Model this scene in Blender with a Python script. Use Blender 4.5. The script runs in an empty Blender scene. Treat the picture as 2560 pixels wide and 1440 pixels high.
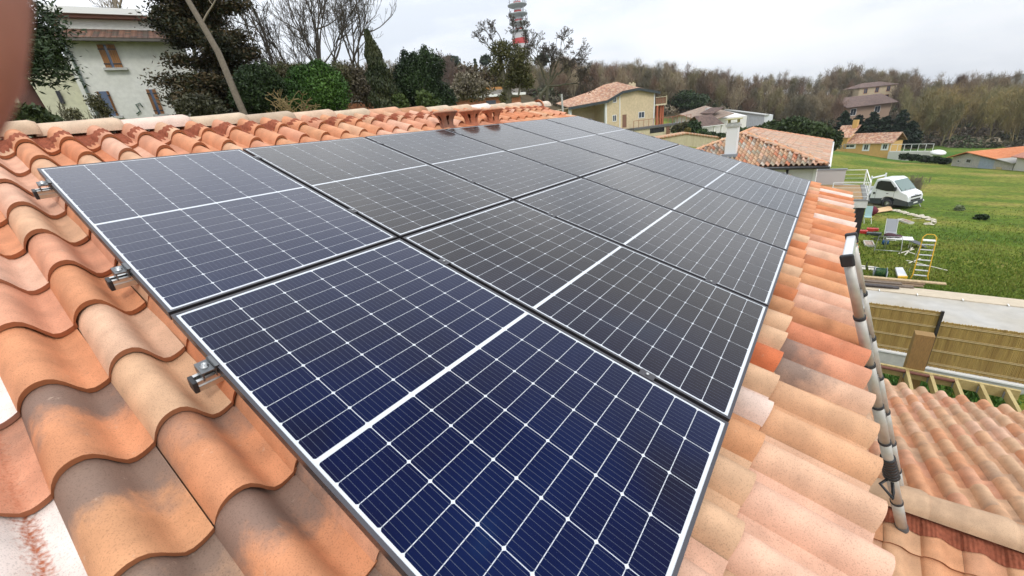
import bpy, math, random
import numpy as np
from mathutils import Vector, Matrix
R = math.radians
random.seed(7); rng = np.random.default_rng(7)
S = bpy.context.scene
# ------------------------------------------------------------------ camera
CAM = np.array([-0.28018, -3.49945, -0.03946]); F = 1003.73           # focal length in pixels of a 2560 px wide picture
RT = np.array([0.593274, -0.798966, -0.098380]); DN = np.array([-0.355605, -0.150471, -0.922444]); FW = np.array([0.722198, 0.582247, -0.373387])
cd = bpy.data.cameras.new('camera'); cam = bpy.data.objects.new('camera', cd); S.collection.objects.link(cam)
m = Matrix(((RT[0], -DN[0], -FW[0], CAM[0]), (RT[1], -DN[1], -FW[1], CAM[1]), (RT[2], -DN[2], -FW[2], CAM[2]), (0, 0, 0, 1)))
cam.matrix_world = m
cd.sensor_width = 36; cd.lens = 36 * F / 2560; cd.clip_end = 6000; cd.clip_start = 0.005
cd.dof.use_dof = True; cd.dof.focus_distance = 9; cd.dof.aperture_fstop = 8
S.camera = cam
# ------------------------------------------------------------------ sky and sun
SUN_EL, SUN_ROT = 48, 215
W = bpy.data.worlds.new('World'); S.world = W; W.use_nodes = True
nt = W.node_tree; nt.nodes.clear()
def N(nt, t, **k):
    n = nt.nodes.new(t)
    for a, b in k.items():
        if a.startswith('i_'): n.inputs[a[2:].replace('_', ' ')].default_value = b
        else: setattr(n, a, b)
    return n
out = N(nt, 'ShaderNodeOutputWorld'); bg = N(nt, 'ShaderNodeBackground'); bg.inputs[1].default_value = 0.094
sky = N(nt, 'ShaderNodeTexSky'); sky.sky_type = 'NISHITA'; sky.sun_disc = False; sky.sun_elevation = R(SUN_EL); sky.sun_rotation = R(SUN_ROT)
tc = N(nt, 'ShaderNodeTexCoord'); sp = N(nt, 'ShaderNodeSeparateXYZ'); nt.links.new(tc.outputs['Generated'], sp.inputs[0])
# an overcast sky: cloud layer brighter overhead than at the horizon, broken by soft grey patches
mp = N(nt, 'ShaderNodeMapping'); mp.inputs['Scale'].default_value = (1, 1, 3.2); nt.links.new(tc.outputs['Generated'], mp.inputs[0])
nz = N(nt, 'ShaderNodeTexNoise'); nz.inputs['Scale'].default_value = 2.3; nz.inputs['Detail'].default_value = 6; nz.inputs['Roughness'].default_value = .55
nt.links.new(mp.outputs[0], nz.inputs['Vector'])
cr = N(nt, 'ShaderNodeValToRGB'); cr.color_ramp.elements[0].position = .34; cr.color_ramp.elements[0].color = (6.9, 7.4, 8.1, 1)
cr.color_ramp.elements[1].position = .62; cr.color_ramp.elements[1].color = (10.0, 10.2, 10.5, 1)
nt.links.new(nz.outputs[0], cr.inputs[0])
mr = N(nt, 'ShaderNodeMapRange'); mr.inputs[1].default_value = 0.0; mr.inputs[2].default_value = 1.0; mr.inputs[3].default_value = 1.15; mr.inputs[4].default_value = 2.3
nt.links.new(sp.outputs[2], mr.inputs[0])
vm = N(nt, 'ShaderNodeVectorMath', operation='SCALE'); nt.links.new(cr.outputs[0], vm.inputs[0]); nt.links.new(mr.outputs[0], vm.inputs['Scale'])
mx = N(nt, 'ShaderNodeMix', data_type='RGBA'); mx.inputs[0].default_value = .93
nt.links.new(sky.outputs[0], mx.inputs[6]); nt.links.new(vm.outputs[0], mx.inputs[7])
nt.links.new(mx.outputs[2], bg.inputs[0]); nt.links.new(bg.outputs[0], out.inputs[0])
sl = bpy.data.lights.new('sun', 'SUN'); sl.energy = 1.35; sl.angle = R(14); sl.color = (1, .96, .9)
sun = bpy.data.objects.new('sun', sl); S.collection.objects.link(sun)
_sd = Vector((math.sin(R(SUN_ROT)) * math.cos(R(SUN_EL)), math.cos(R(SUN_ROT)) * math.cos(R(SUN_EL)), math.sin(R(SUN_EL))))
sun.rotation_euler = _sd.to_track_quat('Z', 'Y').to_euler()
vs = S.view_settings; vs.view_transform = 'Standard'; vs.look = 'None'; vs.exposure = 0.0; vs.gamma = 1; vs.use_curve_mapping = False
S.cycles.max_bounces = 6; S.cycles.diffuse_bounces = 3; S.cycles.transparent_max_bounces = 6
# ------------------------------------------------------------------ geometry helpers
s18, c18 = math.sin(R(18)), math.cos(R(18))
def ray(x, y): return RT * ((x - 1280) / F) + DN * ((y - 720) / F) + FW
def atz(x, y, z): d = ray(x, y); return CAM + d * ((z - CAM[2]) / d[2])
def atx(x, y, X): d = ray(x, y); return CAM + d * ((X - CAM[0]) / d[0])
def atd(x, y, D): d = ray(x, y); return CAM + d * (D / math.hypot(d[0], d[1]))
def mpp(x, y, D):                                                     # metres per picture pixel at horizontal distance D
    a = atd(x - 4, y, D); b = atd(x + 4, y, D); d = ray(x, y); h = np.array([-d[1], d[0], 0]); h /= np.linalg.norm(h); return abs((b - a) @ h) / 8
def proj(P): p = np.array(P, float) - CAM; z = p @ FW; return 1280 + F * (p @ RT) / z, 720 + F * (p @ DN) / z
def roofp(u, v, h): return np.array([u, -v * c18 - h * s18, -v * s18 + h * c18])
RU, RV, RN = np.array([1., 0, 0]), np.array([0, -c18, -s18]), np.array([0, -s18, c18])
class MB:
    def __init__(s): s.v = []; s.f = []; s.m = []; s.uv = []
    def add(s, vs, fs, mi=0, uvs=None):
        o = len(s.v); s.v += [tuple(map(float, p)) for p in vs]
        for k, f in enumerate(fs):
            s.f.append(tuple(i + o for i in f)); s.m.append(mi); s.uv.append(uvs[k] if uvs else None)
        return s
    def box(s, c, d, ax=None, mi=0):
        c = np.array(c, float); A = np.array(ax if ax is not None else np.eye(3), float)
        vs = [c + A[0] * sx * d[0] / 2 + A[1] * sy * d[1] / 2 + A[2] * sz * d[2] / 2 for sz in (-1, 1) for sx, sy in ((-1, -1), (1, -1), (1, 1), (-1, 1))]
        return s.add(vs, [(3, 2, 1, 0), (4, 5, 6, 7), (0, 1, 5, 4), (1, 2, 6, 5), (2, 3, 7, 6), (3, 0, 4, 7)], mi)
    def bx(s, a, b, mi=0):
        a = np.array(a, float); b = np.array(b, float); return s.box((a + b) / 2, np.abs(b - a), None, mi)
    def bar(s, p, q, w, h=None, up=(0, 0, 1), mi=0):                   # rectangular bar from p to q
        p = np.array(p, float); q = np.array(q, float); t = q - p; L = np.linalg.norm(t); t /= L; up = np.array(up, float)
        y = np.cross(up, t); y /= np.linalg.norm(y); z = np.cross(t, y); return s.box((p + q) / 2, (L, w, h or w), (t, y, z), mi)
    def tube(s, pts, rad, n=8, mi=0, cap=True):
        pts = [np.array(p, float) for p in pts]; rr = rad if hasattr(rad, '__len__') else [rad] * len(pts); vs = []
        t0 = pts[1] - pts[0]; a = np.cross(t0, (0, 0, 1));
        if np.linalg.norm(a) < 1e-6: a = np.array([1., 0, 0])
        a /= np.linalg.norm(a)
        for i, p in enumerate(pts):
            t = pts[min(i + 1, len(pts) - 1)] - pts[max(i - 1, 0)]; t /= np.linalg.norm(t); a = a - t * (a @ t); a /= np.linalg.norm(a); b = np.cross(t, a)
            vs += [p + rr[i] * (a * math.cos(2 * math.pi * k / n) + b * math.sin(2 * math.pi * k / n)) for k in range(n)]
        fs = [(i * n + k, i * n + (k + 1) % n, (i + 1) * n + (k + 1) % n, (i + 1) * n + k) for i in range(len(pts) - 1) for k in range(n)]
        if cap: fs += [tuple(range(n))[::-1], tuple((len(pts) - 1) * n + k for k in range(n))]
        return s.add(vs, fs, mi)
    def lathe(s, c, prof, n=24, mi=0, axis=(0, 0, 1)):
        c = np.array(c, float); z = np.array(axis, float); z /= np.linalg.norm(z); a = np.cross(z, (1, 0, 0) if abs(z[0]) < .9 else (0, 1, 0)); a /= np.linalg.norm(a); b = np.cross(z, a)
        vs = [c + z * h + r * (a * math.cos(2 * math.pi * k / n) + b * math.sin(2 * math.pi * k / n)) for r, h in prof for k in range(n)]
        return s.add(vs, [(i * n + k, i * n + (k + 1) % n, (i + 1) * n + (k + 1) % n, (i + 1) * n + k) for i in range(len(prof) - 1) for k in range(n)], mi)
    def prism(s, poly, ext, mi=0):                                     # polygon (3-D points) pushed along ext
        n = len(poly); e = np.array(ext, float); vs = [np.array(p, float) for p in poly] + [np.array(p, float) + e for p in poly]
        return s.add(vs, [tuple(range(n))[::-1], tuple(range(n, 2 * n))] + [(k, (k + 1) % n, n + (k + 1) % n, n + k) for k in range(n)], mi)
    def quad(s, a, b, c, d, mi=0, uv=None): return s.add([a, b, c, d], [(0, 1, 2, 3)], mi, [uv] if uv else None)
    def blob(s, c, r, n=10, jit=.15, mi=0):
        c = np.array(c, float); r = np.array(r, float) * np.ones(3); vs = []; 
        for i in range(n // 2 + 1):
            for k in range(n):
                t = math.pi * i / (n // 2); p = 2 * math.pi * k / n; j = 1 + (random.random() - .5) * jit * (0 if i in (0, n // 2) else 2)
                vs.append(c + r * j * np.array([math.sin(t) * math.cos(p), math.sin(t) * math.sin(p), math.cos(t)]))
        return s.add(vs, [(i * n + k, (i + 1) * n + k, (i + 1) * n + (k + 1) % n, i * n + (k + 1) % n) for i in range(n // 2) for k in range(n)], mi)
    def build(s, name, mats, parent=None, smooth=False, loc=None, bevel=0):
        me = bpy.data.meshes.new(name); me.from_pydata(s.v, [], s.f); mats = mats if isinstance(mats, (list, tuple)) else [mats]
        for q in mats: me.materials.append(q)
        me.polygons.foreach_set('material_index', s.m)
        if any(u is not None for u in s.uv):
            L = me.uv_layers.new(name='UVMap')
            for p, u in zip(me.polygons, s.uv):
                if u is not None:
                    for li, w in zip(p.loop_indices, u): L.data[li].uv = w
        return link(me, name, parent, smooth, loc, bevel)
def link(me, name, parent=None, smooth=False, loc=None, bevel=0):
    me.update(); me.validate(clean_customdata=False)
    if smooth: me.polygons.foreach_set('use_smooth', [True] * len(me.polygons))
    o = bpy.data.objects.new(name, me); S.collection.objects.link(o)
    if parent: 
        o.parent = parent
        o.matrix_parent_inverse = parent.matrix_basis.inverted()
    if loc is not None: o.location = loc
    if bevel:
        b = o.modifiers.new('bevel', 'BEVEL'); b.width = bevel; b.segments = 2; b.limit_method = 'ANGLE'
    if smooth == 'auto':
        pass
    return o
def npmesh(name, V, Fq, mats, parent=None, smooth=False, midx=None, cols=None, k=None):
    V = np.asarray(V, np.float32); Fq = np.asarray(Fq, np.int32); k = k or Fq.shape[1]
    me = bpy.data.meshes.new(name); me.vertices.add(len(V)); me.vertices.foreach_set('co', V.ravel())
    me.loops.add(Fq.size); me.loops.foreach_set('vertex_index', Fq.ravel()); me.polygons.add(len(Fq))
    me.polygons.foreach_set('loop_start', np.arange(0, Fq.size, k, dtype=np.int32)); me.polygons.foreach_set('loop_total', np.full(len(Fq), k, np.int32))
    for q in (mats if isinstance(mats, (list, tuple)) else [mats]): me.materials.append(q)
    if midx is not None: me.polygons.foreach_set('material_index', np.asarray(midx, np.int32))
    for nm, a in (cols or {}).items():
        A = me.color_attributes.new(nm, 'FLOAT_COLOR', 'POINT'); A.data.foreach_set('color', np.asarray(a, np.float32).ravel())
    return link(me, name, parent, smooth)
def tag(o, label=None, cat=None, group=None, kind=None):
    if label: o['label'] = label
    if cat: o['category'] = cat
    if group: o['group'] = group
    if kind: o['kind'] = kind
    return o
def thing(name, label, cat, loc=(0, 0, 0), group=None, rz=0):
    o = bpy.data.objects.new(name, None); S.collection.objects.link(o); o.location = [float(q) for q in loc]; o.rotation_euler.z = rz; o.empty_display_size = .2
    return tag(o, label, cat, group)
def copy_tree(o, parent=None):
    c = o.copy(); S.collection.objects.link(c); c.parent = parent
    for ch in list(o.children): copy_tree(ch, c)
    return c
def W2(o):                                                            # world -> local helper for parts written in world coordinates
    return o
# ------------------------------------------------------------------ materials
MATS = {}
def mat(name, col=(.5, .5, .5), rough=.7, metal=0, var=0, vscale=3, bump=0, bscale=20, spec=.5, coat=0, col2=None, attr=None, coords='Object', alpha=None, detail=4, trans=0, stretch=None, coatior=1.5):
    if name in MATS: return MATS[name]
    m = bpy.data.materials.new(name); m.use_nodes = True; t = m.node_tree; b = t.nodes['Principled BSDF']
    b.inputs['Roughness'].default_value = rough; b.inputs['Metallic'].default_value = metal; b.inputs['Specular IOR Level'].default_value = spec
    b.inputs['Base Color'].default_value = (*col, 1)
    if coat: b.inputs['Coat Weight'].default_value = coat; b.inputs['Coat Roughness'].default_value = .05; b.inputs['Coat IOR'].default_value = coatior
    if trans: b.inputs['Transmission Weight'].default_value = trans
    src = None; tcn = N(t, 'ShaderNodeTexCoord'); vec = tcn.outputs[coords]
    if stretch: mpn = N(t, 'ShaderNodeMapping'); mpn.inputs['Scale'].default_value = stretch; t.links.new(vec, mpn.inputs[0]); vec = mpn.outputs[0]
    if attr: a = N(t, 'ShaderNodeAttribute', attribute_name=attr); src = a.outputs['Color']
    if var or col2:
        n = N(t, 'ShaderNodeTexNoise'); n.inputs['Scale'].default_value = vscale; n.inputs['Detail'].default_value = detail; t.links.new(vec, n.inputs['Vector'])
        rmp = N(t, 'ShaderNodeMapRange'); rmp.inputs[1].default_value = .3; rmp.inputs[2].default_value = .7; t.links.new(n.outputs[0], rmp.inputs[0])
        if col2:
            mxn = N(t, 'ShaderNodeMix', data_type='RGBA'); t.links.new(rmp.outputs[0], mxn.inputs[0]); mxn.inputs[6].default_value = (*col, 1); mxn.inputs[7].default_value = (*col2, 1); src = mxn.outputs[2]
        if var:
            rmp2 = N(t, 'ShaderNodeMapRange'); rmp2.inputs[1].default_value = .3; rmp2.inputs[2].default_value = .7; rmp2.inputs[3].default_value = 1 - var; rmp2.inputs[4].default_value = 1 + var
            n2 = N(t, 'ShaderNodeTexNoise'); n2.inputs['Scale'].default_value = vscale * 6; n2.inputs['Detail'].default_value = 5; t.links.new(vec, n2.inputs['Vector']); t.links.new(n2.outputs[0], rmp2.inputs[0])
            sc = N(t, 'ShaderNodeVectorMath', operation='SCALE'); t.links.new(rmp2.outputs[0], sc.inputs['Scale'])
            if src is not None: t.links.new(src, sc.inputs[0])
            else: sc.inputs[0].default_value = col
            src = sc.outputs[0]
    if src is not None: t.links.new(src, b.inputs['Base Color'])
    if bump:
        nb = N(t, 'ShaderNodeTexNoise'); nb.inputs['Scale'].default_value = bscale; nb.inputs['Detail'].default_value = 4; t.links.new(vec, nb.inputs['Vector'])
        bn = N(t, 'ShaderNodeBump'); bn.inputs['Strength'].default_value = bump; bn.inputs['Distance'].default_value = .01; t.links.new(nb.outputs[0], bn.inputs['Height']); t.links.new(bn.outputs[0], b.inputs['Normal'])
    MATS[name] = m; return m
def tile_mat():
    """fired clay: colour per tile, dark smoke flames near the head of some tiles, fine dark specks, rust-red streak in the valley of white tiles"""
    m = bpy.data.materials.new('clay_tile'); m.use_nodes = True; t = m.node_tree; b = t.nodes['Principled BSDF']; Lk = t.links.new
    b.inputs['Roughness'].default_value = .8; b.inputs['Specular IOR Level'].default_value = .3
    A = N(t, 'ShaderNodeAttribute', attribute_name='tcol'); U = N(t, 'ShaderNodeAttribute', attribute_name='tuv'); su = N(t, 'ShaderNodeSeparateColor'); Lk(U.outputs['Color'], su.inputs[0])
    tcn = N(t, 'ShaderNodeTexCoord')
    # gentle mottling
    n1 = N(t, 'ShaderNodeTexNoise'); n1.inputs['Scale'].default_value = 9; n1.inputs['Detail'].default_value = 5; Lk(tcn.outputs['Object'], n1.inputs['Vector'])
    r1 = N(t, 'ShaderNodeMapRange'); r1.inputs[1].default_value = .35; r1.inputs[2].default_value = .65; r1.inputs[3].default_value = .86; r1.inputs[4].default_value = 1.12; Lk(n1.outputs[0], r1.inputs[0])
    s1 = N(t, 'ShaderNodeVectorMath', operation='SCALE'); Lk(A.outputs['Color'], s1.inputs[0]); Lk(r1.outputs[0], s1.inputs['Scale'])
    # flame : strongest just below the tile above, fading down the tile, ragged
    def math_(op, a, bb=None, clamp=False):
        n = N(t, 'ShaderNodeMath', operation=op, use_clamp=clamp)
        for i, q in enumerate((a, bb)):
            if q is None: continue
            if isinstance(q, (int, float)): n.inputs[i].default_value = q
            else: Lk(q, n.inputs[i])
        return n.outputs[0]
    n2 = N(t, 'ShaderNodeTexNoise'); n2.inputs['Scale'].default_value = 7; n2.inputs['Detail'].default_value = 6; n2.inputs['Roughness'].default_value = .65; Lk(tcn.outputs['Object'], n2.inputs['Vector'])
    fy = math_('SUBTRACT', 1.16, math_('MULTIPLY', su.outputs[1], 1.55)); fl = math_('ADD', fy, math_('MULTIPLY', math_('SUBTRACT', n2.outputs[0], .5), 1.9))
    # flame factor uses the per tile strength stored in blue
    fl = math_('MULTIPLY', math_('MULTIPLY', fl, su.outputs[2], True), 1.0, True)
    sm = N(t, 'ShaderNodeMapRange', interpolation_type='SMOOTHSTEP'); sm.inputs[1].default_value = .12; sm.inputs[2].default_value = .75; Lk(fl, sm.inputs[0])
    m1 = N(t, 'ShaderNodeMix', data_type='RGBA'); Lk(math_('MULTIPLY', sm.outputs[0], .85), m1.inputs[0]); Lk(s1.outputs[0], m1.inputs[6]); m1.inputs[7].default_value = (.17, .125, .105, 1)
    # pale bloom low on the same tiles
    # red streak in valley of white tiles (flag in alpha)
    d = math_('ABSOLUTE', math_('SUBTRACT', su.outputs[0], .70)); w = math_('SUBTRACT', .085, d)
    n3 = N(t, 'ShaderNodeTexNoise'); n3.inputs['Scale'].default_value = 95; n3.inputs['Detail'].default_value = 3; Lk(tcn.outputs['Object'], n3.inputs['Vector'])
    w = math_('ADD', w, math_('MULTIPLY', math_('SUBTRACT', n3.outputs[0], .5), .30)); w = math_('MULTIPLY', math_('MULTIPLY', w, 9, True), U.outputs['Alpha'])
    m2 = N(t, 'ShaderNodeMix', data_type='RGBA'); Lk(w, m2.inputs[0]); Lk(m1.outputs[2], m2.inputs[6]); m2.inputs[7].default_value = (.42, .13, .06, 1)
    # pale scuffs and a little lichen
    n5 = N(t, 'ShaderNodeTexNoise'); n5.inputs['Scale'].default_value = 22; n5.inputs['Detail'].default_value = 8; n5.inputs['Roughness'].default_value = .72; Lk(tcn.outputs['Object'], n5.inputs['Vector'])
    r5 = N(t, 'ShaderNodeMapRange'); r5.inputs[1].default_value = .63; r5.inputs[2].default_value = .74; r5.inputs[4].default_value = .55; Lk(n5.outputs[0], r5.inputs[0]); m5 = N(t, 'ShaderNodeMix', data_type='RGBA'); Lk(r5.outputs[0], m5.inputs[0]); Lk(m2.outputs[2], m5.inputs[6]); m5.inputs[7].default_value = (.60, .46, .34, 1)
    r6 = N(t, 'ShaderNodeMapRange'); r6.inputs[1].default_value = .36; r6.inputs[2].default_value = .27; r6.inputs[4].default_value = .45; Lk(n5.outputs[0], r6.inputs[0]); m6 = N(t, 'ShaderNodeMix', data_type='RGBA'); Lk(r6.outputs[0], m6.inputs[0]); Lk(m5.outputs[2], m6.inputs[6]); m6.inputs[7].default_value = (.22, .13, .085, 1); m2 = m6
    # specks
    n4 = N(t, 'ShaderNodeTexNoise'); n4.inputs['Scale'].default_value = 260; n4.inputs['Detail'].default_value = 3; Lk(tcn.outputs['Object'], n4.inputs['Vector'])
    r4 = N(t, 'ShaderNodeMapRange'); r4.inputs[1].default_value = .32; r4.inputs[2].default_value = .47; r4.inputs[3].default_value = .74; r4.inputs[4].default_value = 1.03; Lk(n4.outputs[0], r4.inputs[0])
    s4 = N(t, 'ShaderNodeVectorMath', operation='SCALE'); Lk(m2.outputs[2], s4.inputs[0]); Lk(r4.outputs[0], s4.inputs['Scale']); Lk(s4.outputs[0], b.inputs['Base Color'])
    bn = N(t, 'ShaderNodeBump'); bn.inputs['Strength'].default_value = .35; bn.inputs['Distance'].default_value = .002; Lk(n4.outputs[0], bn.inputs['Height']); Lk(bn.outputs[0], b.inputs['Normal'])
    m2_ = bpy.data.materials.new('clay_edge'); m2_.use_nodes = True; t = m2_.node_tree; b = t.nodes['Principled BSDF']; b.inputs['Roughness'].default_value = .85
    A = N(t, 'ShaderNodeAttribute', attribute_name='tcol'); x = N(t, 'ShaderNodeMix', data_type='RGBA'); x.inputs[0].default_value = .8; t.links.new(A.outputs['Color'], x.inputs[6]); x.inputs[7].default_value = (.30, .098, .034, 1); t.links.new(x.outputs[2], b.inputs['Base Color'])
    return m, m2_
M_TILE, M_EDGE = tile_mat()
def farroof(name, cols, pitch=.22, expo=.36, bump=.6):
    m = bpy.data.materials.new(name); m.use_nodes = True; t = m.node_tree; b = t.nodes['Principled BSDF']; Lk = t.links.new; b.inputs['Roughness'].default_value = .85
    uv = N(t, 'ShaderNodeUVMap', uv_map='UVMap'); s = N(t, 'ShaderNodeSeparateXYZ'); Lk(uv.outputs[0], s.inputs[0])
    def M_(op, a, bb=0.):
        n = N(t, 'ShaderNodeMath', operation=op)
        for i, q in enumerate((a, bb)):
            if isinstance(q, (int, float)): n.inputs[i].default_value = q
            else: Lk(q, n.inputs[i])
        return n.outputs[0]
    a = M_('DIVIDE', s.outputs[0], pitch); c = M_('DIVIDE', s.outputs[1], expo)
    cb = N(t, 'ShaderNodeCombineXYZ'); Lk(M_('FLOOR', a), cb.inputs[0]); Lk(M_('FLOOR', c), cb.inputs[1])
    wn = N(t, 'ShaderNodeTexWhiteNoise', noise_dimensions='2D'); Lk(cb.outputs[0], wn.inputs['Vector'])
    cr = N(t, 'ShaderNodeValToRGB'); cr.color_ramp.interpolation = 'CONSTANT'; e = cr.color_ramp.elements
    while len(e) < len(cols): e.new(.5)
    for i, q in enumerate(cols): e[i].position = i / len(cols); e[i].color = (*q, 1)
    Lk(wn.outputs['Value'], cr.inputs[0]); nz = N(t, 'ShaderNodeTexNoise'); nz.inputs['Scale'].default_value = .8; nz.inputs['Detail'].default_value = 6
    r = N(t, 'ShaderNodeMapRange'); r.inputs[1].default_value = .3; r.inputs[2].default_value = .7; r.inputs[3].default_value = .75; r.inputs[4].default_value = 1.2; Lk(nz.outputs[0], r.inputs[0])
    sc = N(t, 'ShaderNodeVectorMath', operation='SCALE'); Lk(cr.outputs[0], sc.inputs[0]); Lk(r.outputs[0], sc.inputs['Scale']); Lk(sc.outputs[0], b.inputs['Base Color'])
    h = M_('ADD', M_('ABSOLUTE', M_('SINE', M_('MULTIPLY', a, math.pi))), M_('MULTIPLY', M_('FRACT', c), .35))
    bn = N(t, 'ShaderNodeBump'); bn.inputs['Strength'].default_value = bump; bn.inputs['Distance'].default_value = .07; Lk(h, bn.inputs['Height']); Lk(bn.outputs[0], b.inputs['Normal'])
    return m
ORANGE, LORANGE, SALMON, CREAM, PINK, TAN, WHITE, REDOR = (.51, .18, .075), (.56, .245, .122), (.57, .27, .165), (.58, .365, .225), (.63, .385, .275), (.54, .268, .135), (.72, .64, .59), (.54, .15, .06)
M_alu = mat('aluminium', (.62, .62, .60), .33, 1, var=.06, vscale=5)
M_ladder = mat('brushed_aluminium', (.50, .48, .44), .5, .5, var=.06, vscale=5)
M_frame = mat('anodised_dark_frame', (.085, .082, .09), .38, .75)
M_steel = mat('steel', (.45, .46, .46), .35, 1)
M_black = mat('black_plastic', (.018, .018, .02), .45)
M_rubber = mat('black_rubber', (.025, .026, .03), .7)
def panel_mat(name, col, col2=None):
    m = bpy.data.materials.new(name); m.use_nodes = True; t = m.node_tree; b = t.nodes['Principled BSDF']; b.inputs['Roughness'].default_value = .5; b.inputs['Specular IOR Level'].default_value = .02; b.inputs['Base Color'].default_value = (*col, 1); Lk = t.links.new
    tcn = N(t, 'ShaderNodeTexCoord'); o = N(t, 'ShaderNodeObjectInfo')
    if col2:
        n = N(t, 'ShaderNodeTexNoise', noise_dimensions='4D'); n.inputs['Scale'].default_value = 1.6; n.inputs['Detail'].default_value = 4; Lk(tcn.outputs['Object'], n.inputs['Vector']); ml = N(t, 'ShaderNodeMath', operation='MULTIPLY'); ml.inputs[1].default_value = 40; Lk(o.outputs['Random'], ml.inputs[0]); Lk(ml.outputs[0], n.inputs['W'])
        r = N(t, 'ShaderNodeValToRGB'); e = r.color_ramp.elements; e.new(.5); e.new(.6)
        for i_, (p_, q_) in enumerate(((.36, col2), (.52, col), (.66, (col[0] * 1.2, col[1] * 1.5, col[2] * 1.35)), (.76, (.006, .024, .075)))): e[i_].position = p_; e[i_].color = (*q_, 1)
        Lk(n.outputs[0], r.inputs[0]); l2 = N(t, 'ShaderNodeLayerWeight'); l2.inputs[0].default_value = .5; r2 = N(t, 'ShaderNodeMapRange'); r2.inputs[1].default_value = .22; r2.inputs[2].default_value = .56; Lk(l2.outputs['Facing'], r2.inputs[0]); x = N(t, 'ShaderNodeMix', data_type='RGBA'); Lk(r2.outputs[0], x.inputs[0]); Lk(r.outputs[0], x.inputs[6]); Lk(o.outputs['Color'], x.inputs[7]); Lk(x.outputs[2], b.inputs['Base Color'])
    g = N(t, 'ShaderNodeBsdfGlossy'); g.inputs['Roughness'].default_value = .07; gn = N(t, 'ShaderNodeTexNoise'); gn.inputs['Scale'].default_value = 3.5; gn.inputs['Detail'].default_value = 7; gn.inputs['Roughness'].default_value = .7; Lk(tcn.outputs['Object'], gn.inputs['Vector']); gr = N(t, 'ShaderNodeMapRange'); gr.inputs[1].default_value = .3; gr.inputs[2].default_value = .7; gr.inputs[3].default_value = .05; gr.inputs[4].default_value = .16; Lk(gn.outputs[0], gr.inputs[0]); Lk(gr.outputs[0], g.inputs['Roughness']); lw = N(t, 'ShaderNodeLayerWeight'); lw.inputs[0].default_value = .5
    pw = N(t, 'ShaderNodeMath', operation='POWER'); pw.inputs[1].default_value = 3.9; Lk(lw.outputs['Facing'], pw.inputs[0]); ma = N(t, 'ShaderNodeMath', operation='MULTIPLY_ADD'); ma.inputs[1].default_value = .95; ma.inputs[2].default_value = .003; Lk(pw.outputs[0], ma.inputs[0])
    mx = N(t, 'ShaderNodeMixShader'); Lk(ma.outputs[0], mx.inputs[0]); Lk(b.outputs[0], mx.inputs[1]); Lk(g.outputs[0], mx.inputs[2]); Lk(mx.outputs[0], t.nodes['Material Output'].inputs[0]); return m
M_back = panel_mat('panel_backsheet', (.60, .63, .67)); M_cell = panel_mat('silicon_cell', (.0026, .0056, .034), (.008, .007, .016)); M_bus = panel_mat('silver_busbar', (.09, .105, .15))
M_flash = mat('red_ridge_flashing', (.27, .085, .048), .95, spec=.1, var=.25, vscale=6, bump=.4, bscale=40)
M_white = mat('white_plaster', (.68, .67, .64), .85, var=.06, vscale=1.5, bump=.3, bscale=30, col2=(.58, .575, .54))
M_cream = mat('cream_render', (.62, .55, .38), .9, var=.08, vscale=.6, col2=(.50, .43, .28))
M_ochre = mat('ochre_render', (.62, .50, .32), .9, var=.1, vscale=.5, col2=(.54, .44, .28))
M_conc = mat('grey_concrete', (.42, .42, .40), .9, var=.12, vscale=2, bump=.3)
M_dark = mat('dark_opening', (.012, .013, .016), .25)
M_glass = mat('window_glass', (.03, .04, .055), .08, coat=.5)
M_bglass = mat('blue_glass', (.06, .09, .16), .1, coat=.5)
M_wood = mat('brown_shutter_wood', (.30, .13, .035), .6, var=.15, vscale=3, stretch=(6, 6, .6))
M_trim = mat('white_paint', (.78, .78, .76), .5)
M_gutter = mat('black_gutter', (.025, .023, .025), .4)
M_bark = mat('grey_bark', (.13, .115, .085), .9, var=.3, vscale=3, bump=.8, bscale=14, col2=(.085, .085, .05))
M_twig = mat('dark_twigs', (.075, .062, .048), .9)
M_twigp = mat('pale_twigs', (.24, .20, .145), .9)
M_leaf = mat('leaf', attr='lcol', rough=.6, spec=.3)
M_pine = mat('treated_pine', (.46, .36, .16), .75, var=.15, vscale=2, col2=(.36, .27, .10), stretch=(1, 8, 8))
M_post = mat('brown_treated_post', (.27, .16, .055), .8, var=.2, vscale=3, stretch=(6, 6, .7))
M_redrail = mat('rust_painted_steel', (.33, .11, .06), .6)
M_lead = mat('grey_lead', (.24, .26, .29), .5)
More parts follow.
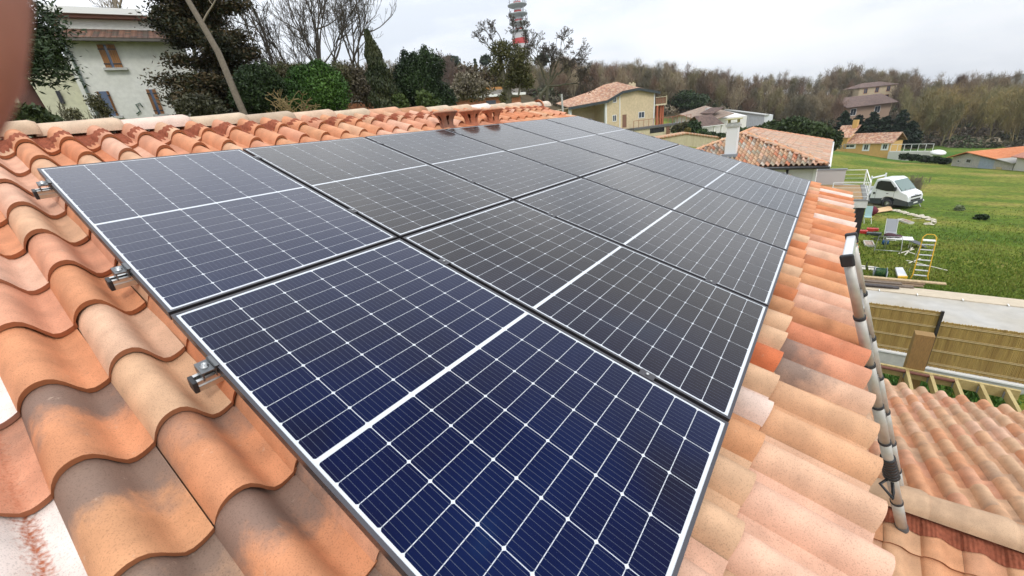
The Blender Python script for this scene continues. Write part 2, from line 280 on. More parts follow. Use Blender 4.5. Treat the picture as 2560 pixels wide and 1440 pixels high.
# ------------------------------------------------------------------ tile fields
def prof(x, lo=0.):
    x = np.asarray(x, float); z = np.zeros_like(x)
    a = x < .31; z[a] = .098 * np.sqrt(np.clip(1 - ((.31 - x[a]) / .317) ** 2, 0, 1))
    b = (x >= .31) & (x < .74); z[b] = .049 * (1 + np.cos(np.pi * ((x[b] - .31) / .43) ** 1.35))
    c = x >= .74; z[c] = .022 * ((x[c] - .74) / .26) ** 1.9
    return z
def tile_field(name, O, U, V, Nn, cols, rows, colfn, pitch=.21, expo=.366, nx=17, parent=None, mask=None, zs=1., over=.055, thick=.022, lift=.030, front0=0., jit=.0035):
    O, U, V, Nn = (np.array(q, float) for q in (O, U, V, Nn)); xs = np.concatenate([np.linspace(-.012, .30, nx // 2), np.linspace(.30, 1.0, nx - nx // 2 + 1)[1:]]); xs = np.array(xs); nx = len(xs)
    ys = np.array([0., .35, .8, 1.]); ny = 4; VV = []; FF = []; MI = []; TC = []; TU = []; o = 0
    pz = prof(np.clip(xs, 0, 1)) * zs; pz[0] -= .002
    for j in range(*rows):
        for i in range(*cols):
            if mask and not mask(i, j): continue
            base, flame, rust = colfn(i, j); r = np.random.default_rng((i + 100) * 977 + (j + 100) * 31); ju, jv, jl, jr = (r.random(4) - .5) * 2 * jit
            L = expo + over; P = np.zeros((ny + 1, nx, 3)); tu = np.zeros((ny + 1, nx, 4))
            for k, y in enumerate(ys):
                vv = j * expo + front0 - L * (1 - y) + jv; xx = (i + xs) * pitch + ju + jr * (y - .5) * 2
                # rounded front lip
                h = pz + lift * y + jl * .5 * y
                P[k] = O + np.outer(xx, U) + vv * V + np.outer(h, Nn)
                tu[k, :, 0] = xs; tu[k, :, 1] = max(0, (L * y - over) / expo); tu[k, :, 2] = flame; tu[k, :, 3] = rust
            P[ny] = P[ny - 1] - thick * Nn - .003 * V; tu[ny] = tu[ny - 1]
            side = P[:ny, 0] - thick * Nn
            VV.append(P.reshape(-1, 3)); VV.append(side); VV.append(P[ny - 1]); VV.append(P[:ny, 0]); n0 = (ny + 1) * nx
            q = np.array([(a * nx + b, (a + 1) * nx + b, (a + 1) * nx + b + 1, a * nx + b + 1) for a in range(ny - 1) for b in range(nx - 1)])
            fr = n0 + ny; q2 = np.array([(fr + b, ny * nx + b, ny * nx + b + 1, fr + b + 1) for b in range(nx - 1)])
            sd = fr + nx; q3 = np.array([(n0 + a, n0 + a + 1, sd + a + 1, sd + a) for a in range(ny - 1)])
            FF.append(np.concatenate([q, q2, q3]) + o); MI += [0] * len(q) + [1] * (len(q2) + len(q3))
            cnt = n0 + ny + nx + ny; o += cnt; TC.append(np.tile([*base, 1.], (cnt, 1)))
            TU.append(np.concatenate([tu.reshape(-1, 4), tu[:ny, 0], tu[ny - 1], tu[:ny, 0]]))
    ob = npmesh(name, np.concatenate(VV), np.concatenate(FF), [M_TILE, M_EDGE], parent, True, MI, {'tcol': np.concatenate(TC), 'tuv': np.concatenate(TU)})
    return ob
def mixc(a, b, f): return tuple(a[i] * (1 - f) + b[i] * f for i in range(3))
EAVE = {4: (PINK, 0), 5: (PINK, 0), 6: (mixc(PINK, CREAM, .5), 0), 7: (mixc(CREAM, TAN, .5), 0), 8: (mixc(CREAM, TAN, .35), 0), 9: (mixc(PINK, CREAM, .4), .75), 10: (SALMON, .8), 11: (mixc(REDOR, SALMON, .5), 0), 12: (mixc(TAN, ORANGE, .35), 0), 13: (mixc(PINK, SALMON, .3), 0), 14: (mixc(PINK, SALMON, .2), .2),
        15: (TAN, 0), 16: (mixc(TAN, ORANGE, .4), .15), 17: (ORANGE, .3), 18: (mixc(PINK, CREAM, .4), 0), 19: (mixc(PINK, SALMON, .3), 0), 20: (SALMON, 0), 21: (LORANGE, 0), 22: (ORANGE, 0), 23: (LORANGE, 0), 24: (mixc(WHITE, PINK, .5), 0), 25: (LORANGE, 0), 26: (ORANGE, 0), 27: (TAN, 0), 28: (mixc(WHITE, PINK, .6), 0), 29: (SALMON, 0), 30: (ORANGE, 0), 31: (mixc(WHITE, PINK, .4), 0), 32: (LORANGE, 0)}
ROW10 = {3: (PINK, .2), 4: (CREAM, 0), 5: (CREAM, .1), 6: (TAN, .2), 7: (mixc(WHITE, PINK, .5), 0), 8: (CREAM, 0), 9: (REDOR, 0), 10: (CREAM, 0), 11: (CREAM, .1), 12: (TAN, 0), 13: (ORANGE, 0), 14: (TAN, .2)}
NEAR = {(-3, 7): (WHITE, .0, 1), (-3, 6): (WHITE, 0, 0), (-2, 7): (WHITE, 0, 1), (-2, 8): (WHITE, 0, 1), (-1, 4): (SALMON, .1, 0), (-1, 5): (LORANGE, .1, 0), (-1, 6): (LORANGE, .95, 0), (-1, 7): (TAN, .95, 0), (-1, 8): (mixc(CREAM, TAN, .3), .8, 0), (-1, 9): (mixc(CREAM, TAN, .4), .6, 0),
        (0, 3): (SALMON, 0, 0), (0, 4): (LORANGE, 0, 0), (0, 5): (mixc(CREAM, PINK, .5), .12, 0), (0, 6): (mixc(CREAM, TAN, .15), .1, 0), (0, 7): (LORANGE, .6, 0), (0, 8): (LORANGE, .9, 0), (0, 9): (mixc(TAN, PINK, .4), .8, 0), (0, 10): (mixc(CREAM, TAN, .5), .7, 0), (-2, 6): (SALMON, .4, .5), (-2, 5): (WHITE, 0, 0), (-2, 4): (PINK, 0, 0), (-2, 9): (WHITE, 0, 1), (-1, 3): (PINK, 0, 0), (1, 7): (LORANGE, .3, 0), (1, 8): (mixc(LORANGE, PINK, .4), .7, 0), (1, 9): (mixc(TAN, PINK, .3), .6, 0)}
def main_col(i, j):                                                    # i column, j row: row 11 ends at the eave
    r = random.Random(i * 131 + j * 17)
    if j == 11 and i in EAVE: a = EAVE[i]; return a[0], a[1], 0
    if j == 10 and i in ROW10: a = ROW10[i]; return a[0], a[1], 0
    if j == 10 or j == 11: return r.choice([LORANGE, LORANGE, ORANGE, SALMON, CREAM]), r.choice([0, 0, .3]), 0
    if (i, j) in NEAR: return NEAR[(i, j)]
    return mixc(r.choice([LORANGE, SALMON, ORANGE, LORANGE, TAN, CREAM, PINK, SALMON]), SALMON, .25), r.choice([0, 0, 0, .1, .25] if j < 6 else [0, .2, .5, .9]), 0
# ------------------------------------------------------------------ main house
HB = -.163
house = thing('house', 'house in the foreground whose orange clay tile roof carries the solar panels', 'house', (3, -1, -9))
tile_field('tiled_roof', roofp(-.21, -.001, HB), RU, RV, RN, (-6, 33), (-2, 12), main_col, parent=house)
b = MB(); b.prism([roofp(-1.5, -1.25, HB - .02), roofp(6.68, -1.25, HB - .02), roofp(6.68, 3.93, HB - .02), roofp(-1.5, 3.93, HB - .02)], -RN * .12)
b.prism([(-1.5, 1.25, .16), (-1.5, 5.9, -1.35), (6.68, 5.9, -1.35), (6.68, 1.25, .16)][::-1], (0, 0, -.1)); b.build('roof_deck', mat('roof_deck_board', (.16, .09, .05), .9), house)
YR = 1.155; u0 = -1.22; k = 0
CREAM_ = CREAM; CREAM = (.55, .43, .31); RC = [CREAM, mixc(CREAM, PINK, .5), mixc(CREAM, TAN, .2), mixc(CREAM, PINK, .2), (mixc(PINK, WHITE, .5)), CREAM, mixc(CREAM, (.3, .22, .16), .45), mixc(CREAM, PINK, .4), CREAM, mixc(PINK, TAN, .5), mixc(TAN, (.3, .16, .1), .5), CREAM, mixc(CREAM, TAN, .2), WHITE, CREAM, mixc(CREAM, PINK, .3), CREAM, mixc(CREAM, WHITE, .4)]; CREAM = CREAM_
def ridge_cap(p, t, up, L, r0, r1, col, parent, name='ridge_tile', rnd=True, n=13, sq=.75):
    """half-round cap: r0 at the low tail, r1 at the exposed head"""
    p, t, up = (np.array(q, float) for q in (p, t, up)); t = t / np.linalg.norm(t); sd = np.cross(t, up); sd /= np.linalg.norm(sd); V = []; Fq = []; MI = []
    st = [(0, r0, 0), (.5, (r0 + r1) / 2, .006), (.93, r1, .012), (1., r1 * .93, .006)]
    for f, r, lf in st:
        for q in range(n):
            a = math.pi * q / (n - 1); V.append(p + t * L * f + sd * r * math.cos(a) + up * (abs(math.sin(a)) ** sq * r * .92 + lf))
    for q in range(n):
        a = math.pi * q / (n - 1); rr = r1 * .80; V.append(p + t * L + sd * rr * math.cos(a) + up * (abs(math.sin(a)) ** sq * rr * .92 + .004))
    for s_ in range(4):
        for q in range(n - 1): Fq.append((s_ * n + q, s_ * n + q + 1, (s_ + 1) * n + q + 1, (s_ + 1) * n + q)); MI.append(1 if s_ == 3 else 0)
    V = np.array(V); 
    return npmesh(name, V, Fq, [M_TILE, M_EDGE], parent, True, MI, {'tcol': np.tile([*col, 1.], (len(V), 1)), 'tuv': np.tile([.2, .9, 0, 0], (len(V), 1))})
for k in range(18):
    u = -1.24 + .468 * k
    if u > 6.75: break
    ridge_cap((u, YR, .225 + random.uniform(-.003, .003)), (1, 0, 0), (0, 0, 1), .50, .098, .112, RC[k % len(RC)], house)
b = MB(); b.lathe((6.86, YR, .232), [(.135, 0), (.14, .03), (.12, .05), (.0, .055)], 24, axis=(1, 0, 0)); e = b.build('ridge_end_cap', mat('terracotta', (.50, .19, .09), .8, var=.12, vscale=8), house, True)
def closoir(name, O, U, V, Nn, n0, n1, va, vb, top, pitch, parent, zs=1.):
    """crinkled strip that follows the tiles below and rises to the ridge"""
    O, U, V, Nn = (np.array(q, float) for q in (O, U, V, Nn)); xs = np.arange(n0, n1, 1 / 36.); vv = np.linspace(0, 1, 7); P = []
    for f in vv:
        z = prof(np.mod(xs, 1.)) * zs * min(1, f * 1.6) + (1 - f) ** 1.5 * top + .024 + .003 * np.sin(xs * pitch * 2 * math.pi / .0117 * .5) * (.4 + f); v = va + (vb - va) * f + (.012 * np.sin(xs * 2 * math.pi + 1) * f)
        P.append(O + np.outer(xs * pitch, U) + np.outer(v, V) + np.outer(z, Nn))
    P = np.array(P); n = len(xs); return npmesh(name, P.reshape(-1, 3), [(a * n + q, a * n + q + 1, (a + 1) * n + q + 1, (a + 1) * n + q) for a in range(6) for q in range(n - 1)], M_flash, parent, True)
closoir('ridge_flashing', roofp(-.21, -.001, HB), RU, RV, RN, -6, 33, -1.11, -.80, .010, .21, house)
b = MB(); b.bx((-1.1, -3.35, -9.5), (6.45, 5.6, -1.75)); b.build('wall', M_white, house)
# ------------------------------------------------------------------ solar panels
PW, PG, PL = 1.038, .020, 1.755
def make_panel():
    o = thing('solar_panel', None, 'solar panel'); b = MB(); fw = .011; th = .035
    # frame in local axes x across, y down the slope (built as -y), z up
    for x0, x1, y0, y1 in ((0, PW, 0, fw), (0, PW, PL - fw, PL), (0, fw, fw, PL - fw), (PW - fw, PW, fw, PL - fw)): b.bx((x0, -y1, -th), (x1, -y0, 0))
    b.build('frame', M_frame, o)
    b = MB(); z0 = -.0022; b.quad((fw, -PL + fw, z0), (PW - fw, -PL + fw, z0), (PW - fw, -fw, z0), (fw, -fw, z0), 0)
    b.quad((fw, -PL + fw, -.03), (fw, -fw, -.03), (PW - fw, -fw, -.03), (PW - fw, -PL + fw, -.03), 0)
    mx_ = .019; cw = (PW - 2 * mx_) / 6; top = .022; midg = .015; ch = (PL - 2 * top - midg) / 20; z1 = z0 + .0005; z2 = z1 + .0003; g = .0012; c = .0050
    for half in range(2):
        y00 = top + half * (10 * ch + midg)
        for i in range(6):
            x0, x1 = mx_ + i * cw + g, mx_ + (i + 1) * cw - g
            for j in range(10):
                a0, a1 = y00 + j * ch + g, y00 + (j + 1) * ch - g
                b.add([(x0 + c, -a0, z1), (x0, -a0 - c, z1), (x0, -a1 + c, z1), (x0 + c, -a1, z1), (x1 - c, -a1, z1), (x1, -a1 + c, z1), (x1, -a0 - c, z1), (x1 - c, -a0, z1)], [tuple(range(8))], 1)
            for kx in range(9):
                xb = x0 + (kx + .5) * (x1 - x0) / 9; w = .00045
                b.quad((xb - w, -y00 - 10 * ch + g, z2), (xb + w, -y00 - 10 * ch + g, z2), (xb + w, -y00 - g, z2), (xb - w, -y00 - g, z2), 2)
    b.build('cell_sheet', [M_back, M_cell, M_bus], o); return o
ordn = ['first', 'second', 'third', 'fourth', 'fifth', 'sixth']
proto = make_panel(); RZ = Matrix(((RU[0], -RV[0], RN[0]), (RU[1], -RV[1], RN[1]), (RU[2], -RV[2], RN[2])))
for r in range(2):
    for i in range(6):
        o = proto if (r == 0 and i == 0) else copy_tree(proto)
        p = roofp(i * (PW + PG), r * (PL + PG), 0); o.matrix_world = Matrix.Translation(p) @ RZ.to_4x4()
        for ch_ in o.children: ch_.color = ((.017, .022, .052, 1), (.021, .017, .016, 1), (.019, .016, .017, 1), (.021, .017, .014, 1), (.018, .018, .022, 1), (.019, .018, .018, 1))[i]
        extra = {0: ', at the end with the protruding rail stubs', 5: ', farthest away'}.get(i, '')
        tag(o, f"black framed solar panel, {ordn[i]} from the left in the {'upper row' if r == 0 else 'lower row'}", 'solar panel', 'black framed solar panels on the tiled roof')
RAILV = [.235, 1.345, 2.105, 3.215]; rn = ['rail nearest the ridge', 'second rail from the ridge', 'third rail from the ridge', 'rail nearest the eave']
def obox(b, u0, u1, v0, v1, h0, h1, mi=0): return b.box(roofp((u0 + u1) / 2, (v0 + v1) / 2, (h0 + h1) / 2), (u1 - u0, v1 - v0, h1 - h0), (RU, RV, RN), mi)
for q, v in enumerate(RAILV):
    t = thing('mounting_rail', 'aluminium mounting ' + rn[q] + ' under the panels', 'rail', roofp(-.08, v, -.08), 'aluminium rails under the solar panels')
    b = MB(); e = 6.41
    for (v0, v1, h0, h1) in ((-.020, .020, -.078, -.072), (-.020, -.014, -.072, -.037), (.014, .020, -.072, -.037), (-.020, -.008, -.0405, -.036), (.008, .020, -.0405, -.036), (-.024, -.020, -.060, -.054), (.020, .024, -.060, -.054)): obox(b, -.060, e, v + v0, v + v1, h0, h1)
    b.build('rail_profile', M_alu, t); b = MB(); obox(b, -.074, -.059, v - .0225, v + .0225, -.0795, -.034); b.build('end_cap', M_black, t, bevel=.004)
    # end clamp with its bolt
    for side in (0, 1):
        ue = -.002 if side == 0 else 6.330; sg = -1 if side == 0 else 1
        c = thing('end_clamp', f"grey clamp at the {'left' if side == 0 else 'far right'} end of the {rn[q]}", 'clamp', roofp(ue, v, -.03), 'end clamps of the panel array')
        b = MB(); a0, a1 = sorted((ue + sg * .042, ue + sg * .0)); obox(b, a0, a1, v - .03, v + .03, -.010, -.004)
        w0, w1 = sorted((ue + sg * .042, ue + sg * .038)); obox(b, w0, w1, v - .03, v + .03, -.036, -.010); w0, w1 = sorted((ue + sg * .002, ue + sg * .006)); obox(b, w0, w1, v - .03, v + .03, -.036, -.010)
        w0, w1 = sorted((ue + sg * .006, ue - sg * .008)); obox(b, w0, w1, v - .03, v + .03, -.004 + .0045, .0035 + .0005); w0, w1 = sorted((ue + sg * .002, ue + sg * .006)); obox(b, w0, w1, v - .03, v + .03, -.004, .004)
        b.build('clamp_body', mat('clamp_grey', (.16, .165, .17), .4, .8), c)
        b = MB(); cc = roofp(ue + sg * .023, v, -.004); b.lathe(cc, [(.0, 0), (.012, 0), (.012, .0015), (.0075, .002), (.0075, .011), (.0045, .0115), (.0035, .007), (0, .007)], 16, axis=RN); b.build('bolt', M_steel, c, True)
    for g in range(5):
        ug = (g + 1) * PW + g * PG + PG / 2; rowname = 'upper' if q < 2 else 'lower'; low = ('nearer the ridge', 'nearer the eave')[q % 2]
        c = thing('mid_clamp', f"clamp between {ordn[g]} and {ordn[g + 1]} panels of the {rowname} row, {low}", 'clamp', roofp(ug, v, 0), 'mid clamps between panels')
        b = MB(); obox(b, ug - .019, ug + .019, v - .03, v + .03, .0006, .0036); obox(b, ug - .007, ug + .007, v - .03, v + .03, -.034, .0006); b.build('clamp_plate', M_frame, c)
        b = MB(); b.lathe(roofp(ug, v, .0036), [(0, .0), (.0065, 0), (.0065, .005), (.004, .0055), (.0035, .003), (0, .003)], 12, axis=RN); b.build('bolt', M_steel, c, True)
# ------------------------------------------------------------------ clay roof vents
def vent(u, rot, label, smoke):
    t = thing('clay_roof_vent', label, 'roof vent', roofp(u, -.24, HB + .03), 'clay vents below the ridge'); p = roofp(u, -.24, HB + .05); nT, nZ = 72, 30; H = .215; V = []; Fq = []
    def rad(f): return .082 + .040 * (abs(2 * f - .86) ** 2.0) * (1.35 if f > .5 else .7)
    for z in range(nZ + 1):
        f = z / nZ
        for k in range(nT): a = 2 * math.pi * k / nT + rot; V.append(p + np.array([math.cos(a) * rad(f), math.sin(a) * rad(f), f * H]))
    for z in range(nZ):
        f = (z + .5) / nZ
        for k in range(nT):
            a = (k + .5) / nT * 6 % 1 - .5                             # six teardrop slots
            top = .84; bot = .30; hole = False
            if bot < f < top:
                g = (f - bot) / (top - bot); w = .20 * (g ** .8) * math.sqrt(max(0, 1 - max(0, (g - .78) / .22) ** 2)); hole = abs(a) < w
            if not hole: Fq.append((z * nT + k, z * nT + (k + 1) % nT, (z + 1) * nT + (k + 1) % nT, (z + 1) * nT + k))
    mt = mat('vent_clay' + smoke, (.40, .135, .07), .8, var=.2, vscale=5, col2=(.13, .085, .065) if smoke else (.44, .17, .09))
    o = npmesh('vent_body', V, Fq, mt, t, True); sdf = o.modifiers.new('thickness', 'SOLIDIFY'); sdf.thickness = .012
    b = MB(); b.lathe(p + np.array([0, 0, H]), [(0, -.012), (.10, -.012), (.142, .0), (.146, .008), (.135, .019), (.06, .028), (0, .03)], 36); b.build('vent_cap', mat('vent_cap_clay', (.42, .24, .15), .85, var=.2, vscale=4), t, True)
    b = MB(); b.lathe(p + np.array([0, 0, -.05]), [(.13, -.05), (.12, .0), (.088, .05), (.086, .06)], 30); b.build('vent_base', mt, t, True)
vent(3.47, .5, 'soot stained clay vent with teardrop slots, leftmost of the three', 'smoky'); vent(3.92, 0, 'clay vent with two visible teardrop slots, middle one of the three', ''); vent(4.37, .25, 'clay vent showing light through its slots, rightmost of the three', '')
# ------------------------------------------------------------------ lower annex roof
AX, AZ, AP = 3.2, -3.10, .21
annex = thing('annex', 'lower annex below the eave with pale mixed clay tiles and a beige ridge', 'annex', (3.5, -6.5, -9.2))
def anx_col(i, j):
    r = random.Random(i * 57 + j * 193); c = r.choice([CREAM, CREAM, mixc(CREAM, TAN, .5), mixc(CREAM, PINK, .5), LORANGE, SALMON, mixc(CREAM, (.3, .2, .15), .35), PINK]); return mixc(c, CREAM, .25), r.choice([0, 0, .1, .35]), 0
Yd = np.array([0, -1., 0]); Vf = np.array([c18, 0, -s18]); Nf = np.array([s18, 0, c18]); Vn = np.array([-c18, 0, -s18]); Nn_ = np.array([-s18, 0, c18])
tile_field('tiled_slope', np.array([AX, -3.62, AZ]), Yd, Vf, Nf, (0, 23), (1, 13), anx_col, pitch=AP, expo=.355, parent=annex, zs=.9)
tile_field('tiled_slope', np.array([AX, -3.62, AZ]), Yd, Vn, Nn_, (0, 23), (1, 10), lambda i, j: (mixc(anx_col(i, j)[0], TAN, .4), .1, 0), pitch=AP, expo=.355, parent=annex, zs=.45)
closoir('ridge_flashing', np.array([AX, -3.62, AZ]), Yd, Vn, Nn_, 0, 23, .02, .19, .02, AP, annex, .45)
yy = -4.02
for k in range(9):
    ridge_cap((AX, yy, AZ + .055), (0, -1, 0), (0, 0, 1), .47, .105, .118, mixc(CREAM, (.35, .28, .2), .35), annex); yy -= .44
ridge_cap((AX, -3.7, AZ + .075), (-.15, -1, 0), (0, 0, 1), .36, .105, .105, mixc(PINK, (.35, .2, .15), .3), annex)
b = MB(); b.prism([(AX, -3.6, AZ - .03), (AX + 4.05, -3.6, AZ - 1.35), (AX - 3.4, -3.6, AZ - 1.14)], (0, -4.6, 0)); b.build('roof_deck', MATS['roof_deck_board'], annex)
b = MB(); b.bx((.2, -7.9, -9.4), (6.6, -3.4, -4.35)); b.build('wall', M_white, annex)
# ------------------------------------------------------------------ telescopic ladder
FT = np.array([2.99, -4.35, -3.10]); TP = CAM + ray(2121, 655) * 1.9; ax_ = (TP - FT); LL = np.linalg.norm(ax_); ax_ /= LL; xo = np.array([.34, -.018, 0])
lad = thing('telescopic_ladder', 'aluminium telescopic ladder with black collars leaning against the eave', 'ladder', FT)
NS = 7
for sd in (0, 1):
    off = xo * sd; b = MB(); st = thing  # one stile = nested tubes
    for k in range(NS):
        r0 = .034 - .0021 * k; a = FT + off + ax_ * LL * k / NS; e = FT + off + ax_ * (LL * (k + 1) / NS + (.0 if k < NS - 1 else -.02)); b.tube([a, e], r0, 20)
    s_ = b.build('stile', M_ladder, lad, 'auto'); s_.data.polygons.foreach_set('use_smooth', [len(p.vertices) == 4 for p in s_.data.polygons])
    for k in range(1, NS):
        b = MB(); r0 = .0345 - .0021 * k; c = FT + off + ax_ * LL * k / NS; b.tube([c - ax_ * .009, c - ax_ * .008, c + ax_ * .008, c + ax_ * .009], [r0 + .001, r0 + .0045, r0 + .0045, r0 + .001], 20); b.box(c + xo / .34 * (.045 if sd == 0 else -.045), (.03, .022, .03)); b.build('collar', M_rubber, lad, False)
    b = MB(); c = FT + off; b.tube([c - ax_ * .03, c + ax_ * .02], .038, 20); b.build('foot', mat('grey_rubber', (.1, .1, .105), .7), lad)
for k in range(1, NS):
    b = MB(); c = FT + ax_ * (LL * k / NS + .035); b.box(c + xo / 2, (.28, .034, .022), (np.array([1., 0, 0]), np.cross(ax_, (1, 0, 0)), ax_)); b.build('rung', mat('rung_aluminium', (.72, .73, .74), .3, .85), lad)
TX = xo / np.linalg.norm(xo); TY = np.cross(ax_, TX); TY /= np.linalg.norm(TY)
b = MB(); c = TP + ax_ * .02; b.box(c + xo / 2, (.37, .038, .046), (TX, TY, ax_)); b.build('top_rung', mat('rung_white_alu', (.74, .76, .78), .3, .5), lad, bevel=.006)
for q in (-.03, .37): b = MB(); b.box(c + TX * q, (.03, .052, .07), (TX, TY, ax_)); b.build('top_cap', M_rubber, lad, bevel=.008)
b = MB(); cw = FT + ax_ * LL * .27
for k in range(7): b.tube([cw + ax_ * (.034 * k - .004), cw + ax_ * (.034 * k + .012), cw + ax_ * (.034 * k + .030)], [.038, .046 - .001 * k, .039], 16)
b.tube([cw + (0, 0, 0), cw + TY * .06 + TX * -.07 + ax_ * -.03, cw + TX * -.15 + ax_ * -.09, cw + TX * -.10 + ax_ * -.075, cw + ax_ * -.02], .010, 8)
w = b.build('lashing_strap', M_black, None, True); tag(w, 'black strap wound round the lower part of the telescopic ladder', 'strap')
# ------------------------------------------------------------------ terrain
AZS = [-180, -60, -14, -6, 0, 8, 14, 18, 26, 36, 46, 56, 68, 80, 100, 140, 180]
_F = [(0, -9.2), (16.8, -9.2), (20.5, -8.3), (27, -8.7), (47, -9.6), (85, -12.4), (125, -15), (160, -15.2), (250, -11.5), (330, -9), (900, -30)]
_TB = {-180: [(0, -9.2), (60, -9.2), (900, -20)], -60: [(0, -9.2), (60, -9.6), (900, -30)], -14: _F, -6: [(0, -9.2), (16.8, -9.2), (20.5, -8.3), (27, -8.7), (47, -9.6), (85, -11.8), (125, -14.6), (150, -14), (210, -11), (270, -7.5), (900, -24)],
       0: [(0, -9.2), (18, -9.2), (27, -8.8), (47, -9.2), (85, -10.5), (120, -12), (150, -10.5), (200, -5.5), (240, -2.5), (900, -20)], 8: [(0, -9), (20, -8.8), (45, -7.5), (80, -8.5), (110, -8), (150, -4), (200, .5), (900, -10)],
       14: [(0, -8), (25, -7), (42, -5.6), (60, -4.9), (62.5, -6.2), (80, -6.4), (88, -4), (105, -3), (150, 1), (200, 3.8), (900, -5)], 18: [(0, -6), (30, -5.5), (60, -5.0), (62.5, -6.4), (80, -6.4), (88, -3.5), (105, -1.5), (150, 4.5), (200, 6.5), (900, 0)],
       26: [(0, -4), (25, -3.5), (60, -2), (85, -1), (110, 2.5), (150, 7.5), (200, 10), (900, 5)], 36: [(0, -4), (8, -3), (30, -1.5), (70, 2.5), (110, 8), (180, 16), (900, 10)], 46: [(0, -4), (8, -2.5), (30, 0), (70, 6), (120, 13), (180, 18), (900, 12)],
       56: [(0, -4), (8, -2.2), (25, -.6), (60, 6), (110, 14), (170, 20), (900, 14)], 68: [(0, -4), (8, -2), (25, -.7), (60, 6), (120, 16), (900, 16)], 80: [(0, -4), (8, -2), (25, -.5), (60, 6), (120, 16), (900, 16)], 100: [(0, -4), (8, -2), (25, 0), (60, 4), (900, 16)], 140: [(0, -6), (60, -2), (900, 5)], 180: [(0, -9.2), (60, -9.2), (900, -20)]}
_DS = np.array([0, 4, 8, 12, 16.8, 17.5, 20.5, 24, 27, 32, 38, 47, 56, 60, 62.5, 66, 76, 85, 95, 105, 115, 125, 138, 150, 165, 180, 200, 220, 250, 290, 330, 400, 550, 900, 2500.])
_Z = np.array([[np.interp(d, [q[0] for q in _TB[a]], [q[1] for q in _TB[a]]) for d in _DS] for a in AZS])
def gz(X, Y):
    dx, dy = X - CAM[0], Y - CAM[1]; D = math.hypot(dx, dy); a = math.degrees(math.atan2(dy, dx)); i = int(np.searchsorted(AZS, a)) - 1; i = max(0, min(len(AZS) - 2, i)); f = (a - AZS[i]) / (AZS[i + 1] - AZS[i]); f = min(1, max(0, f)); f = f * f * (3 - 2 * f) * .5 + f * .5
    z0 = np.interp(D, _DS, _Z[i]); z1 = np.interp(D, _DS, _Z[i + 1]); z = z0 * (1 - f) + z1 * f
    z += (math.sin(X * .13 + 1) * math.cos(Y * .11) * .25 + math.sin(X * .31) * math.sin(Y * .27 + 2) * .08) * min(1, max(0, (D - 24) / 60)); return float(z)
def polar(az, D): return np.array([CAM[0] + D * math.cos(R(az)), CAM[1] + D * math.sin(R(az))])
